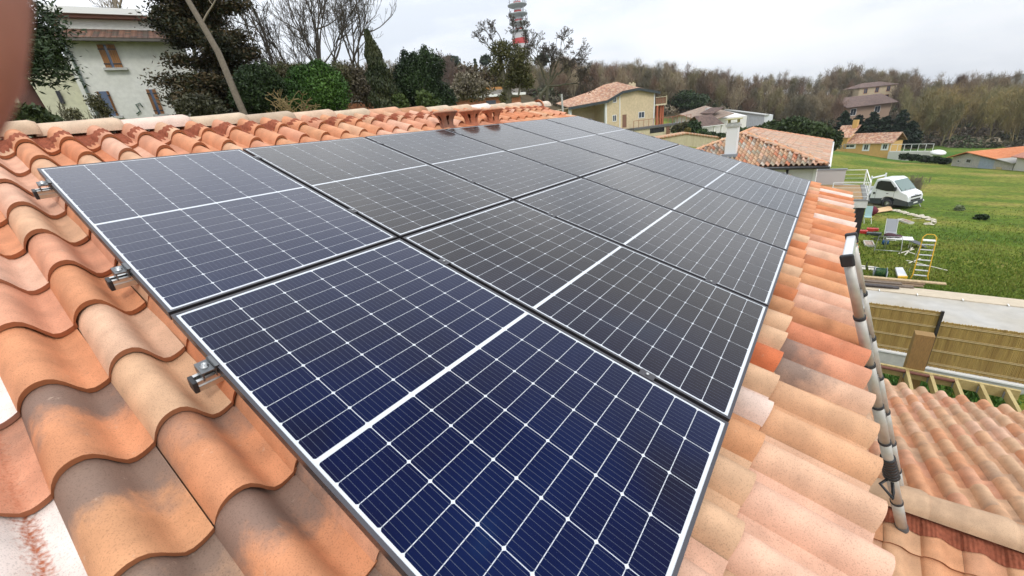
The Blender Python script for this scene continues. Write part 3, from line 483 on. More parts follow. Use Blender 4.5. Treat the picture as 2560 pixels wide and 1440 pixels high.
def ground_build():
    az = np.concatenate([np.arange(-180, -24, 6), np.arange(-24, 96, .75), np.arange(96, 180.1, 6)]); ds = np.unique(np.concatenate([[.5, 2, 4, 8, 12, 16.8, 17.5, 20.5], np.arange(21, 60, 1.5), np.arange(60, 130, 2.5), np.arange(130, 260, 5), [290, 330, 400, 550, 900, 2500]]))
    V = [];C = []
    for d in ds:
        for a in az:
            p = polar(a, d); z = gz(*p); V.append((*p, z)); lim = np.interp(a, [-60, -14, -6, 0, 8, 14, 18, 26, 36, 60], [140, 140, 132, 128, 96, 92, 100, 92, 40, 20]); w = min(1, max(0, (d - lim) / 10))
            sandy = 1 if (d < 15.5 and a < 4) else 0
            C.append((w, sandy, 1 if (lim - 30 < d < lim + 6 and a < 2) else 0, 1))
    n = len(az); Fq = [(i * n + k, i * n + k + 1, (i + 1) * n + k + 1, (i + 1) * n + k) for i in range(len(ds) - 1) for k in range(n - 1)]
    m = bpy.data.materials.new('meadow'); m.use_nodes = True; t = m.node_tree; b = t.nodes['Principled BSDF']; b.inputs['Roughness'].default_value = .95; b.inputs['Specular IOR Level'].default_value = .15; Lk = t.links.new
    tcn = N(t, 'ShaderNodeTexCoord'); A = N(t, 'ShaderNodeAttribute', attribute_name='gm'); sA = N(t, 'ShaderNodeSeparateColor'); Lk(A.outputs['Color'], sA.inputs[0])
    def noise(sc, det=5, ro=.6, st=None):
        n_ = N(t, 'ShaderNodeTexNoise'); n_.inputs['Scale'].default_value = sc; n_.inputs['Detail'].default_value = det; n_.inputs['Roughness'].default_value = ro
        if st: q = N(t, 'ShaderNodeMapping'); q.inputs['Scale'].default_value = st; Lk(tcn.outputs['Object'], q.inputs[0]); Lk(q.outputs[0], n_.inputs['Vector'])
        else: Lk(tcn.outputs['Object'], n_.inputs['Vector'])
        return n_.outputs[0]
    def ramp(src, stops):
        c_ = N(t, 'ShaderNodeValToRGB'); e = c_.color_ramp.elements
        while len(e) < len(stops): e.new(.5)
        for i_, (p_, q_) in enumerate(stops): e[i_].position = p_; e[i_].color = (*q_, 1)
        Lk(src, c_.inputs[0]); return c_.outputs[0]
    def mixn(f, a_, b_):
        x = N(t, 'ShaderNodeMix', data_type='RGBA')
        for i_, q in ((0, f), (6, a_), (7, b_)):
            if isinstance(q, tuple): x.inputs[i_].default_value = (*q, 1)
            elif isinstance(q, float): x.inputs[i_].default_value = q
            else: Lk(q, x.inputs[i_])
        return x.outputs[2]
    g1 = ramp(noise(.16, 7, .62, (1, .55, 1)), [(.30, (.060, .115, .012)), (.44, (.10, .155, .018)), (.54, (.18, .195, .032)), (.66, (.27, .225, .065)), (.75, (.36, .29, .11))])
    g2 = ramp(noise(2.6, 6, .75), [(.32, (.35, .35, .35)), (.5, (1, 1, 1)), (.7, (1.45, 1.4, 1.3))]); mu = N(t, 'ShaderNodeVectorMath', operation='MULTIPLY'); Lk(g1, mu.inputs[0]); Lk(g2, mu.inputs[1])
    br = ramp(noise(.09, 7, .7), [(.3, (.055, .045, .022)), (.5, (.085, .062, .035)), (.7, (.05, .075, .02))])
    sd = ramp(noise(1.3, 5, .7), [(.40, (.05, .09, .015)), (.50, (.33, .26, .14)), (.65, (.40, .33, .20))])
    x1 = mixn(sA.outputs[0], mu.outputs[0], br); x2 = mixn(sA.outputs[1], x1, sd); br2 = ramp(noise(.5, 4, .6), [(.3, (.03, .11, .012)), (.7, (.06, .15, .02))]); mm = N(t, 'ShaderNodeMath', operation='MULTIPLY'); Lk(sA.outputs[2], mm.inputs[0]); mm.inputs[1].default_value = .55; x3 = mixn(mm.outputs[0], x2, br2)
    so = ramp(noise(.42, 6, .7), [(.62, (0, 0, 0)), (.72, (.75, .75, .75))]); ff = N(t, 'ShaderNodeMath', operation='SUBTRACT', use_clamp=True); Lk(so, ff.inputs[0]); Lk(sA.outputs[0], ff.inputs[1]); x3 = mixn(ff.outputs[0], x3, (.20, .16, .085))
    Lk(x3, b.inputs['Base Color']); bn = N(t, 'ShaderNodeBump'); bn.inputs['Strength'].default_value = .7; bn.inputs['Distance'].default_value = .12; Lk(noise(5, 6, .8), bn.inputs['Height']); Lk(bn.outputs[0], b.inputs['Normal'])
    o = npmesh('ground', V, Fq, m, None, True, None, {'gm': C}); tag(o, kind='structure')
ground_build()
# ------------------------------------------------------------------ vegetation helpers
def seg_mesh(segs, n=5):
    """segments (p0,p1,r0,r1) -> open tubes as arrays"""
    A = np.array([np.concatenate([s[0], s[1], [s[2], s[3]]]) for s in segs]); p0, p1, r0, r1 = A[:, :3], A[:, 3:6], A[:, 6], A[:, 7]
    t = p1 - p0; t /= np.maximum(np.linalg.norm(t, axis=1, keepdims=True), 1e-6); ref = np.where(np.abs(t[:, 2:3]) > .9, np.array([[1., 0, 0]]), np.array([[0, 0, 1.]])); a = np.cross(t, ref); a /= np.linalg.norm(a, axis=1, keepdims=True); b = np.cross(t, a)
    th = np.arange(n) * 2 * math.pi / n; ring = a[:, None] * np.cos(th)[None, :, None] + b[:, None] * np.sin(th)[None, :, None]
    V = np.concatenate([p0[:, None] + ring * r0[:, None, None], p1[:, None] + ring * r1[:, None, None]], 1).reshape(-1, 3); m_ = len(A); base = (np.arange(m_) * 2 * n)[:, None]
    k = np.arange(n); q = np.stack([k, (k + 1) % n, (k + 1) % n + n, k + n], 1); return V, (base[:, None] + q[None]).reshape(-1, 4)
def cat(parts):
    V = []; Fq = []; o = 0
    for v, f in parts: V.append(v); Fq.append(f + o); o += len(v)
    return np.concatenate(V), np.concatenate(Fq)
def grow(rn, p, d, L, r, lev, segs, spread=.6, up=.15, kids=(2, 3), shr=.72, nseg=3, rmin=.004, wob=.12, side=0):
    q = np.array(p, float); d = np.array(d, float); 
    for s_ in range(nseg):
        d = d + rn.normal(size=3) * wob + np.array([0, 0, up * .3]); d /= np.linalg.norm(d); q2 = q + d * L / nseg; ra = r * (1 - .38 * s_ / nseg); rb = r * (1 - .38 * (s_ + 1) / nseg); segs[min(lev, 9)].append((q, q2, max(ra, rmin), max(rb, rmin))); q = q2
        if lev > 0 and s_ < nseg - 1 and rn.random() < side + .35:
            e = d + rn.normal(size=3) * spread; e[2] += up; e /= np.linalg.norm(e); grow(rn, q, e, L * shr * rn.uniform(.6, .95), rb * .55, lev - 1, segs, spread, up, kids, shr, nseg, rmin, wob, side)
    if lev > 0:
        for _ in range(rn.integers(kids[0], kids[1] + 1)):
            e = d + rn.normal(size=3) * spread * .75; e[2] += up; e /= np.linalg.norm(e); grow(rn, q, e, L * shr * rn.uniform(.75, 1.1), r * .58, lev - 1, segs, spread, up, kids, shr, nseg, rmin, wob, side)
def bare_tree(name, base, h, label, seed, lev=5, trunk=.25, spread=.6, up=.2, stems=1, thr=.28, mtw=None, mtr=None, rmin=.008, group=None, side=.2, r=None, kids=(2, 3), lean=(0, 0, 0), cat_='tree'):
    rn = np.random.default_rng(seed); segs = [[] for _ in range(10)]; base = np.array(base, float); r = r or h * .022
    for s_ in range(stems):
        d = np.array([0, 0, 1.]) + (rn.normal(size=3) * .28 if stems > 1 else 0) + np.array(lean); d /= np.linalg.norm(d); grow(rn, base + (rn.normal(size=3) * (.15, .15, 0) if stems > 1 else 0), d, h * thr, r, lev, segs, spread, up, kids, .74, 3, rmin, .10, side)
    t = thing(name, label, cat_, base, group); big = segs[lev] + segs[lev - 1]; v, f = seg_mesh(big, 8); npmesh('trunk', v, f, mtr or M_bark, t, True)
    pr = [seg_mesh(segs[k], 4 if k > 1 else 3) for k in range(lev - 1) if segs[k]]; v, f = cat(pr); npmesh('crown', v, f, mtw or M_twig, t, False); return t
def leaf_cards(C, D, size, rn, flat=0., asp=1.7):
    """C centres, one small two-sided pointed leaf spray (quad) each"""
    n = len(C); a = rn.normal(size=(n, 3)); a[:, 2] *= (1 - flat); a /= np.linalg.norm(a, axis=1, keepdims=True)
    if D is not None: a = a * .5 + D; a /= np.linalg.norm(a, axis=1, keepdims=True)
    b = rn.normal(size=(n, 3)); b -= a * (a * b).sum(1, keepdims=True); b[:, 2] *= (1 - flat * .7); b /= np.linalg.norm(b, axis=1, keepdims=True); s_ = (size * rn.uniform(.6, 1.4, n))[:, None]
    V = np.stack([C - a * s_ * asp * .5, C + b * s_ * .42, C + a * s_ * asp * .5, C - b * s_ * .42], 1).reshape(-1, 3); Fq = np.arange(n * 4).reshape(-1, 4); return V, Fq
def lcols(C, cols, rn, n=4, clump=.8):
    """colour per leaf: clump-wise plus random"""
    ph = rn.uniform(0, 6, 6); w = .5 + .25 * (np.sin(C[:, 0] / clump * 2.1 + ph[0]) * np.sin(C[:, 2] / clump * 1.9 + ph[1]) + np.sin(C[:, 1] / clump * 2.3 + ph[2]) * np.cos(C[:, 0] / clump * 1.3 + ph[3])) + rn.normal(size=len(C)) * .22
    w = np.clip(w, 0, .999) * (len(cols) - 1); i = w.astype(int); f = (w - i)[:, None]; K = np.array(cols); c = K[i] * (1 - f) + K[np.minimum(i + 1, len(cols) - 1)] * f; c = c * rn.uniform(.75, 1.25, (len(C), 1)); c = np.repeat(c, n, 0); return np.concatenate([c, np.ones((len(c), 1))], 1)
def crown(ells, n, size, cols, seed, flat=0, clump=.8, shell=.55, asp=1.7, parent=None, name='crown'):
    """leaves scattered in lumpy ellipsoids; ells = [(centre, radii)]"""
    rn = np.random.default_rng(seed); Cs = []; vol = np.array([np.prod(r) ** .67 for _, r in ells]); vol = vol / vol.sum()
    for (c, r), w in zip(ells, vol):
        m_ = int(n * w); d = rn.normal(size=(m_, 3)); d /= np.linalg.norm(d, axis=1, keepdims=True); k = rn.normal(size=(9, 3)); k /= np.linalg.norm(k, axis=1, keepdims=True)
        lump = 1 + .26 * (np.maximum(0, d @ k.T - .72).max(1) / .28) - .12; rad = lump * (shell + (1 - shell) * rn.random(m_) ** .5) * (1 + .10 * rn.normal(size=m_)); Cs.append(np.array(c) + d * rad[:, None] * np.array(r))
    C = np.concatenate(Cs); V, Fq = leaf_cards(C, None, size, rn, flat, asp); return npmesh(name, V, Fq, M_leaf, parent, False, None, {'lcol': lcols(C, cols, rn, 4, clump)})
def ell_px(x, y, rx, ry, D, dep=1.0):
    c = atd(x, y, D); s_ = mpp(x, y, D); return (c, (rx * s_, rx * s_ * dep, ry * s_ * .92))
def gp(x, y, D): p = atd(x, y, D); return np.array([p[0], p[1], gz(p[0], p[1])])
DG = [(.012, .026, .009), (.022, .045, .013), (.04, .07, .018)]; MG = [(.02, .045, .01), (.045, .085, .018), (.08, .13, .03)]; BG = [(.03, .075, .012), (.06, .14, .02), (.11, .20, .035)]; BR = [(.025, .022, .013), (.06, .04, .022), (.085, .062, .03)]; OL = [(.04, .045, .018), (.08, .075, .03), (.11, .10, .045)]
def bush(name, label, px, D, ells, n, size, cols, seed, cat_='bush', trunk=True, group=None, **k):
    """px = where its stem meets the ground (picture x); ells in picture pixels"""
    E = [ell_px(*e[:4], D + (e[4] if len(e) > 4 else 0)) for e in ells]; c = E[0][0]; base = np.array([c[0], c[1], gz(c[0], c[1]) - .1]); t = thing(name, label, cat_, base, group); crown(E, n, size, cols, seed, parent=t, **k)
    if trunk:
        segs = []; rn = np.random.default_rng(seed); H = max(.5, c[2] - base[2]); r = max(.04, H * .03)
        for cc, rr in E[:6]: segs.append((base, (base + cc) / 2 + rn.normal(size=3) * .1, r, r * .7)); segs.append(((base + cc) / 2, cc, r * .7, r * .3))
        v, f = seg_mesh(segs, 6); npmesh('trunk', v, f, M_bark, t, True)
    return t
# EOF-PART1
# ------------------------------------------------------------------ building helpers
class Wall:
    """a vertical facade plane through P with horizontal direction dirv; px() turns picture points on it into (along, z)"""
    def __init__(s, P, ang): s.P = np.array(P, float); s.t = np.array([math.cos(R(ang)), math.sin(R(ang)), 0]); s.n = np.array([s.t[1], -s.t[0], 0])
    def hit(s, x, y): d = ray(x, y); k = ((s.P - CAM) @ s.n) / (d @ s.n); return CAM + d * k
    def az(s, x, y): p = s.hit(x, y); return float((p - s.P) @ s.t), float(p[2])
    def at(s, a, z, out=0): q = s.P + s.t * a + s.n * out; return np.array([q[0], q[1], z])
    def slab(s, b, a0, a1, z0, z1, o0, o1, mi=0): return b.box(s.at((a0 + a1) / 2, (z0 + z1) / 2, (o0 + o1) / 2), (abs(a1 - a0), abs(o1 - o0), abs(z1 - z0)), (s.t, s.n, np.array([0, 0, 1.])), mi)
def window(w, a0, a1, z0, z1, parent, frame=M_trim, glass=M_glass, fw=.07, name='window', mull=True):
    b = MB(); w.slab(b, a0, a1, z0, z1, .005, .012); o = b.build(name, glass, parent); b = MB()
    for q in ((a0 - fw, a0, z0 - fw, z1 + fw), (a1, a1 + fw, z0 - fw, z1 + fw), (a0, a1, z0 - fw, z0), (a0, a1, z1, z1 + fw)): w.slab(b, *q, 0, .05)
    if mull: w.slab(b, (a0 + a1) / 2 - .025, (a0 + a1) / 2 + .025, z0, z1, .012, .035)
    b.build('window_frame', frame, o); return o
def roofq(b, p0, p1, p2, p3, mi=0, th=.10):
    """roof slope quad: p0-p1 eave, p3-p2 ridge; UV in metres, with thickness"""
    P = [np.array(q, float) for q in (p0, p1, p2, p3)]; U = P[1] - P[0]; L = np.linalg.norm(U); U /= L; nn = np.cross(P[1] - P[0], P[3] - P[0]); nn /= np.linalg.norm(nn); V = np.cross(nn, U)
    uv = [(float((q - P[0]) @ U) + 50, float((q - P[0]) @ V) + 50) for q in P]; b.add(P, [(0, 1, 2, 3)], mi, [uv]); lo = [q - np.array([0, 0, th]) for q in P]; b.add(lo, [(3, 2, 1, 0)], mi, [uv[::-1]])
    for i in range(4): j = (i + 1) % 4; b.add([P[i], lo[i], lo[j], P[j]], [(0, 1, 2, 3)], mi, [[(0, 0), (0, .05), (.2, .05), (.2, 0)]])
RF_OLD = farroof('aged_mixed_tiles', [(.42, .22, .13), (.36, .17, .10), (.48, .30, .19), (.30, .16, .11), (.5, .34, .24)])
RF_BRN = farroof('dark_brown_tiles', [(.13, .085, .07), (.10, .065, .055), (.16, .10, .08)])
RF_ORG = farroof('bright_orange_tiles', [(.52, .17, .06), (.48, .15, .05), (.55, .20, .08)])
RF_MOS = farroof('mossy_brown_tiles', [(.12, .055, .032), (.085, .045, .03), (.16, .075, .042), (.07, .05, .032)], pitch=.19, expo=.3, bump=.9)
RF_GRY = farroof('weathered_grey_tiles', [(.30, .23, .18), (.26, .19, .15), (.35, .25, .19)])
Z3 = np.array([0, 0, 1.])
# ---- neighbour with the hipped roof and the white chimney
EX, EY, EZ, HA, HD = 23.7, -3.5, -3.14, 4.2, 11.8
nb = thing('hipped_house', 'neighbouring white house with hipped roof of mottled clay tiles', 'house', (29, .7, -9.2)); t18 = math.tan(R(18)); AZp = EZ + HA * t18
def nb_col(i, j):
    r = random.Random(i * 71 + j * 7); return mixc(r.choice([CREAM, CREAM, mixc(CREAM, (.25, .2, .14), .6), mixc(TAN, (.25, .18, .12), .4), PINK, SALMON, REDOR, (.26, .20, .16), (.34, .30, .22), (.5, .46, .40), (.22, .17, .13), mixc(CREAM, TAN, .5), LORANGE]), (.34, .28, .20), .3), r.choice([0, .2]), 0
Lh = HA / c18
def mf(i, j):                                                        # front hip: keep tiles inside the triangle
    v = j * .366; a = (i + .5) * .21; k = v - Lh; h = HA * (1 + k / Lh); 
    return abs(a - HA) < HA * ((v) / Lh) + .05
tile_field('front_slope', (EX + HA, EY + 2 * HA, AZp - .03), (0, -1., 0), (-c18, 0, -s18), (-s18, 0, c18), (0, 40), (1, 13), nb_col, nx=9, parent=nb, mask=mf, front0=Lh - 12 * .366, zs=1.2)
def mr_(i, j): v = j * .366; a = (i + .5) * .21; return a > HA - HA * v / Lh - .05 and a < HD - HA + HA * v / Lh + .05
tile_field('right_slope', (EX, EY + HA, AZp - .03), (1., 0, 0), (0, -c18, -s18), (0, -s18, c18), (0, 57), (1, 13), lambda i, j: (mixc(nb_col(i, j)[0], (.50, .33, .25), .5), 0, 0), nx=9, parent=nb, mask=mr_, front0=Lh - 12 * .366)
b = MB(); P = lambda x, y, z: np.array([x, y, z]); c00, c10, c11, c01 = P(EX, EY, EZ), P(EX + HD, EY, EZ), P(EX + HD, EY + 2 * HA, EZ), P(EX, EY + 2 * HA, EZ); r0, r1 = P(EX + HA, EY + HA, AZp), P(EX + HD - HA, EY + HA, AZp); dz = P(0, 0, -.05)
for poly in ((c01, c00, r0), (c00, c10, r1, r0), (c10, c11, r1), (c11, c01, r0, r1)): b.prism([q + dz for q in poly], (0, 0, -.1))
b.build('roof_deck', MATS['roof_deck_board'], nb)
b = MB()
def caps(a, c, col, par, n, r=.10):
    a, c = np.array(a, float), np.array(c, float); d = (c - a) / n; t_ = d / np.linalg.norm(d); up = Z3 - t_ * (Z3 @ t_); up /= np.linalg.norm(up)
    for k in range(n): ridge_cap(a + d * k, d, up, np.linalg.norm(d) * 1.08, r, r * 1.08, mixc(col, random.choice([PINK, CREAM, TAN, SALMON]), .5), par, n=9)
caps(c00 + (0, 0, .02), r0 + (0, 0, .03), TAN, nb, 15); caps(c01 + (0, 0, .02), r0 + (0, 0, .03), CREAM, nb, 15); caps(c10 + (0, 0, .02), r1 + (0, 0, .03), SALMON, nb, 15); caps(r0 + (0, 0, .03), r1 + (0, 0, .03), TAN, nb, 8)
b = MB(); b.bx((EX + .45, EY + .45, -9.4), (EX + HD - .4, EY + 2 * HA - .4, EZ - .12)); b.build('wall', mat('white_render', (.66, .655, .65), .85, var=.05, vscale=1), nb)
b = MB(); b.tube([(EX - .05, EY - .1, EZ - .10), (EX - .05, EY + 2 * HA + .1, EZ - .10)], .075, 10); b.tube([(EX + 1.05 - .6, EY + 1.55, EZ - .12), (EX + .40, EY + 1.55, EZ - .5), (EX + .40, EY + 1.55, -9)], .05, 8); b.build('gutter', M_gutter, nb, True)
b = MB(); b.tube([(EX - .1, EY - .07, EZ - .08), (EX + HD, EY - .07, EZ - .08)], .06, 8); b.build('side_gutter', M_trim, nb, True)
b = MB(); b.bx((EX + .40, EY + .38, -9.3), (EX + .62, EY + .5, EZ - .15)); b.build('corner_pipe', M_trim, nb)
cb_ = atx(1822, 389, EX + .0); 
def onfront(x, y):                                                   # hit of the front slope
    d = ray(x, y); n = np.array([-s18, 0, c18]); k = ((c00 - CAM) @ n) / (d @ n); return CAM + d * k
cp = onfront(1824, 391); ct = cp + (0, 0, 1.55); b = MB(); b.bx((cp[0], cp[1] - .27, cp[2] - .2), (cp[0] + .5, cp[1] + .27, cp[2] + 1.50)); ch = b.build('chimney', mat('chimney_white', (.72, .72, .72), .8), nb)
b = MB(); z = cp[2] + 1.50; b.bx((cp[0] - .06, cp[1] - .33, z), (cp[0] + .56, cp[1] + .33, z + .10)); b.prism([(cp[0] - .0, cp[1] - .27, z + .1), (cp[0] + .5, cp[1] - .27, z + .1), (cp[0] + .5, cp[1] + .27, z + .1), (cp[0], cp[1] + .27, z + .1)], (0, 0, .08)); b.build('chimney_crown', M_conc, ch)
b = MB()
for sx in (.05, .45):
    for sy in (-.22, .22): b.bx((cp[0] + sx - .03, cp[1] + sy - .03, z + .18), (cp[0] + sx + .03, cp[1] + sy + .03, z + .34))
b.bx((cp[0] - .1, cp[1] - .36, z + .34), (cp[0] + .6, cp[1] + .36, z + .39)); b.build('chimney_lid', mat('lid_stone', (.40, .36, .18), .9), ch)
b = MB(); b.box((cp[0] - .12, cp[1] - .02, cp[2] + .05), (.3, .75, .16)); b.build('chimney_flashing', M_lead, nb)
# ---- terrace beside it
tr = thing('terrace', 'raised terrace with wooden floor, white rails and grey parapet beside the hipped house', 'terrace', (29.5, -4.6, -9)); TXn, TXf, TYr, TYl, TZ = 27.2, 32.0, -5.45, -3.0, -5.45
b = MB(); b.bx((TXn, TYr, TZ - .36), (TXf, TYl, TZ)); b.build('slab', M_white, tr)
b = MB(); b.bx((TXn - .03, TYr - .04, TZ + .004), (TXn + .22, TYl, TZ + .05)); b.bx((TXn + .22, TYr - .04, TZ + .004), (TXf, TYr + .2, TZ + .05)); b.build('slab_edging', mat('edge_stone', (.2, .2, .19), .8), tr)
b = MB(); b.bx((TXn + .22, TYr + .2, TZ + .004), (TXf - .1, TYl, TZ + .03)); b.build('wooden_floor', mat('deck_wood', (.36, .23, .11), .8, var=.3, vscale=1.5, stretch=(.6, 9, 1)), tr)
b = MB(); b.bx((TXf - .15, -4.45, TZ + .05), (TXf, TYl, TZ + .95)); b.build('parapet', mat('lilac_grey_render', (.50, .48, .475), .85), tr); b = MB(); b.bx((TXf - .2, -4.5, TZ + .95), (TXf + .05, TYl, TZ + 1.0)); b.build('parapet_coping', M_lead, tr)
b = MB(); zr = TZ + .92
for a, c in (((TXn + .06, TYr + .05), (TXn + .06, -3.9)), ((TXn + .06, TYr + .05), (TXf - .1, TYr + .05)), ((TXf - .1, TYr + .05), (TXf - .1, -4.45))):
    b.bar((*a, zr), (*c, zr), .045, .03)
    for q in (.22, .44, .66): b.bar((*a, TZ + q), (*c, TZ + q), .015, .015)
for p in ((TXn + .06, TYr + .05), (TXn + .06, -3.9), (TXf - .1, TYr + .05), (TXf - .1, -4.4)): b.bar((*p, TZ + .04), (*p, zr), .05, .05, up=(1, 0, 0))
b.build('railing', M_trim, tr); b = MB(); b.bx((TXn + .3, -5.05, -9.3), (TXf, TYl, TZ - .36)); b.build('wall', M_white, tr); b = MB(); b.bx((TXn + .1, -5.40, -8.1), (TXn + .7, -5.06, TZ - .37)); b.build('black_cladding', M_gutter, tr)
# ---- fence, white sheet, timber frame, post
def reed_fence(y0, y1, z0, z1, label, X=16.5):
    t = thing('reed_fence_panel', label, 'fence', (X, (y0 + y1) / 2, z0)); m = mat('reed', (.44, .30, .095), .85, col2=(.32, .20, .06), var=.2, vscale=1.2, stretch=(1, 6, .35)); rn = random.Random(int(-y0 * 10)); V = MB(); y = y0
    while y > y1:
        w = rn.uniform(.022, .04); V.box((X + rn.uniform(-.006, .006), y - w / 2, (z0 + z1) / 2 + rn.uniform(-.015, .015)), (.02, w * .8, z1 - z0)); y -= w * 1.02
    V.bx((X + .012, y0, z0 + .02), (X + .02, y1, z1 - .02)); V.build('reeds', m, t)
    b = MB()
    for q in (.07, .36, .66, .92): zz = z0 + (z1 - z0) * q; b.tube([(X - .018, y0, zz), (X - .018, y1, zz)], .016, 6); b.tube([(X - .018, y0, zz + .04), (X - .018, y1, zz + .04)], .010, 6)
    b.build('binding_cord', mat('reed_cord', (.45, .34, .17), .8, var=.5, vscale=9, stretch=(1, 5, 1)), t); return t
f1 = reed_fence(-4.2, -7.02, -8.36, -6.74, 'left reed fence panel, ending at the black metal upright'); f2 = reed_fence(-7.10, -9.5, -8.70, -7.06, 'right reed fence panel, standing lower than its neighbour')
b = MB(); b.bx((16.42, -7.09, -8.72), (16.50, -7.02, -6.70)); tag(b.build('fence_upright', M_gutter), 'black metal upright between the two reed fence panels', 'post')
fw_ = thing('low_wall', 'low pale concrete wall under the reed fence', 'wall', (16.6, -7, -9.2)); b = MB(); b.bx((16.40, -7.0, -9.4), (16.62, -3.5, -8.42)); b.bx((16.40, -11, -9.4), (16.62, -7.0, -8.76)); b.build('wall_body', mat('pale_block', (.50, .49, .44), .9, var=.08, vscale=1.5), fw_); b = MB(); b.bx((16.36, -7.0, -8.42), (16.66, -3.5, -8.37)); b.bx((16.36, -11, -8.76), (16.66, -7.0, -8.71)); b.build('coping', M_trim, fw_)
sh = thing('sheeted_platform', 'flat platform covered in white sheeting with rust stains behind the reed fence', 'platform', (18.3, -7.5, -9.2)); b = MB(); b.bx((16.66, -13, -9.3), (20.0, -4.0, -7.60)); b.build('white_sheet', mat('white_sheet', (.45, .44, .42), .6, var=.08, vscale=.5, col2=(.38, .34, .27)), sh)
b = MB(); b.bx((20.0, -13, -9.3), (20.75, -4.0, -7.57)); b.build('timber_edge', mat('pale_plank', (.52, .44, .33), .8, var=.2, vscale=1, stretch=(9, .5, 1)), sh)
b = MB()
for y in (-5.9, -7.0, -8.2, -9.3): b.box((20.0, y, -7.56), (.16, .03, .03))
b.build('clip', M_trim, sh)
for k, (x0, x1, y0, y1, z, c) in enumerate(((20.5, 20.72, -4.3, -6.95, 0, 0), (20.75, 20.95, -4.2, -7.25, 0, 1), (20.98, 21.2, -4.4, -7.05, .0, 1), (20.6, 20.83, -4.3, -6.6, .05, 0), (20.86, 21.1, -4.3, -7.3, .05, 1), (21.0, 21.22, -4.1, -7.9, .10, 2), (20.25, 20.45, -4.4, -6.5, .0, 3), (20.2, 20.38, -4.5, -6.3, .045, 3))):
    cc = [(.16, .12, .09), (.22, .15, .09), (.46, .34, .20), (.07, .06, .06)][c]; b = MB(); b.bar((x0, y0, -7.53 + z), (x1, y1, -7.53 + z), .20, .04); lab = ['dark weathered plank, shortest of the brown ones at the foot of the pile', 'brown plank lying under the longest one in the pile', 'brown plank at the lawn side foot of the pile', 'dark plank lying second in the pile', 'brown plank lying on the middle of the pile', 'long pale plank on top of the pile', 'blackish board along the sheet side of the plank pile', 'short blackish board on top along the sheet side of the pile'][k]
    tag(b.build('plank', mat('plank%d' % c, cc, .85, var=.25, vscale=2)), lab, 'plank', 'planks piled at the edge of the white platform')
pg = thing('pergola', 'new pale timber joists fixed to a long beam beyond the lower roof', 'pergola', (8.3, -5.6, -9.2)); BX, BZ = 8.4, -4.66; b = MB(); b.bx((BX, -6.45, BZ - .17), (BX + .05, -3.6, BZ)); b.build('beam', M_pine, pg); b = MB(); b.tube([(BX - .04, -3.7, BZ - .03), (BX - .04, -5.75, BZ - .03)], .028, 8); b.build('rusty_tube', mat('rusty_steel', (.16, .06, .04), .7), pg, True)
for px_, py_ in ((2264, 937), (2324, 947), (2386, 960), (2450, 969), (2516, 981)):
    y = atx(px_, py_, BX)[1]; b = MB(); b.bx((BX - 2.2, y - .022, BZ - .15), (BX, y + .022, BZ - .005)); b.build('joist', M_pine, pg); b = MB(); b.bx((BX - .05, y - .03, BZ - .16), (BX - .001, y + .03, BZ - .05)); b.build('joist_hanger', M_lead, pg)
pp = atx(2322, 850, BX - .2); b = MB(); b.bx((BX + .052, pp[1] - .12, -9.3), (BX + .23, pp[1] + .12, pp[2] - .05)); tag(b.build('timber_post', M_post), 'thick brown treated post standing through the joist frame', 'post')
# ---- white house at upper left
LW = Wall(atd(150, 93, 24), -19)
lh = thing('village_house', 'tall white two storey house with brown shutters at the upper left', 'house', (*LW.P[:2], -1))
aR = LW.az(455, 100)[0]; zE = LW.P[2] - .05; a0w = LW.az(165, 100)[0]; b = MB(); LW.slab(b, -.1, aR, -2.2, zE - .05, -8, 0); b.build('wall', mat('rough_white_wall', (.66, .66, .62), .9, var=.07, vscale=1.2, bump=.5, bscale=8, col2=(.60, .60, .55)), lh)
b = MB(); p = LW.at(-4.5, 0, -1.2); LW.slab(b, -6.5, -.1, -2.2, LW.az(90, 150)[1] + .2, -8, -.5); b.build('side_wing', mat('yellowish_wall', (.52, .51, .37), .9, var=.1, vscale=1), lh)
b = MB(); th_ = .55; roofq(b, LW.at(-.55, zE - .02, .45), LW.at(aR + .5, zE - .02, .45), LW.at(aR + .5, zE + .62, -1.3), LW.at(-.55, zE + .62, -1.3)); b.build('roof', RF_MOS, lh)
b = MB(); zu = zE + .56; aU = LW.az(352, 40)[0]; LW.slab(b, -.1, aR, zu, zu + .38, -8, -1.25); LW.slab(b, -.45, aU, zu + .50, zu + .72, -8, -.9, 1); LW.slab(b, -.4, aR, zu + .38, zu + .50, -8, -1.0, 2); b.build('upper_storey', [MATS['rough_white_wall'], M_trim, mat('brown_fascia', (.17, .07, .045), .7)], lh)
b = MB(); LW.slab(b, -.5, aR + .45, zE - .14, zE - .06, .38, .50); b.build('eave_gutter', mat('dark_eave', (.10, .09, .08), .7), lh)
b = MB(); pa = LW.az(155, 97)[0]; b.tube([LW.at(pa, zE - .1, .35), LW.at(pa + .05, zE - .5, .08), LW.at(pa + .05, -1.5, .08)], .05, 8); b.build('downpipe', mat('zinc', (.28, .33, .34), .5, .5), lh, True)
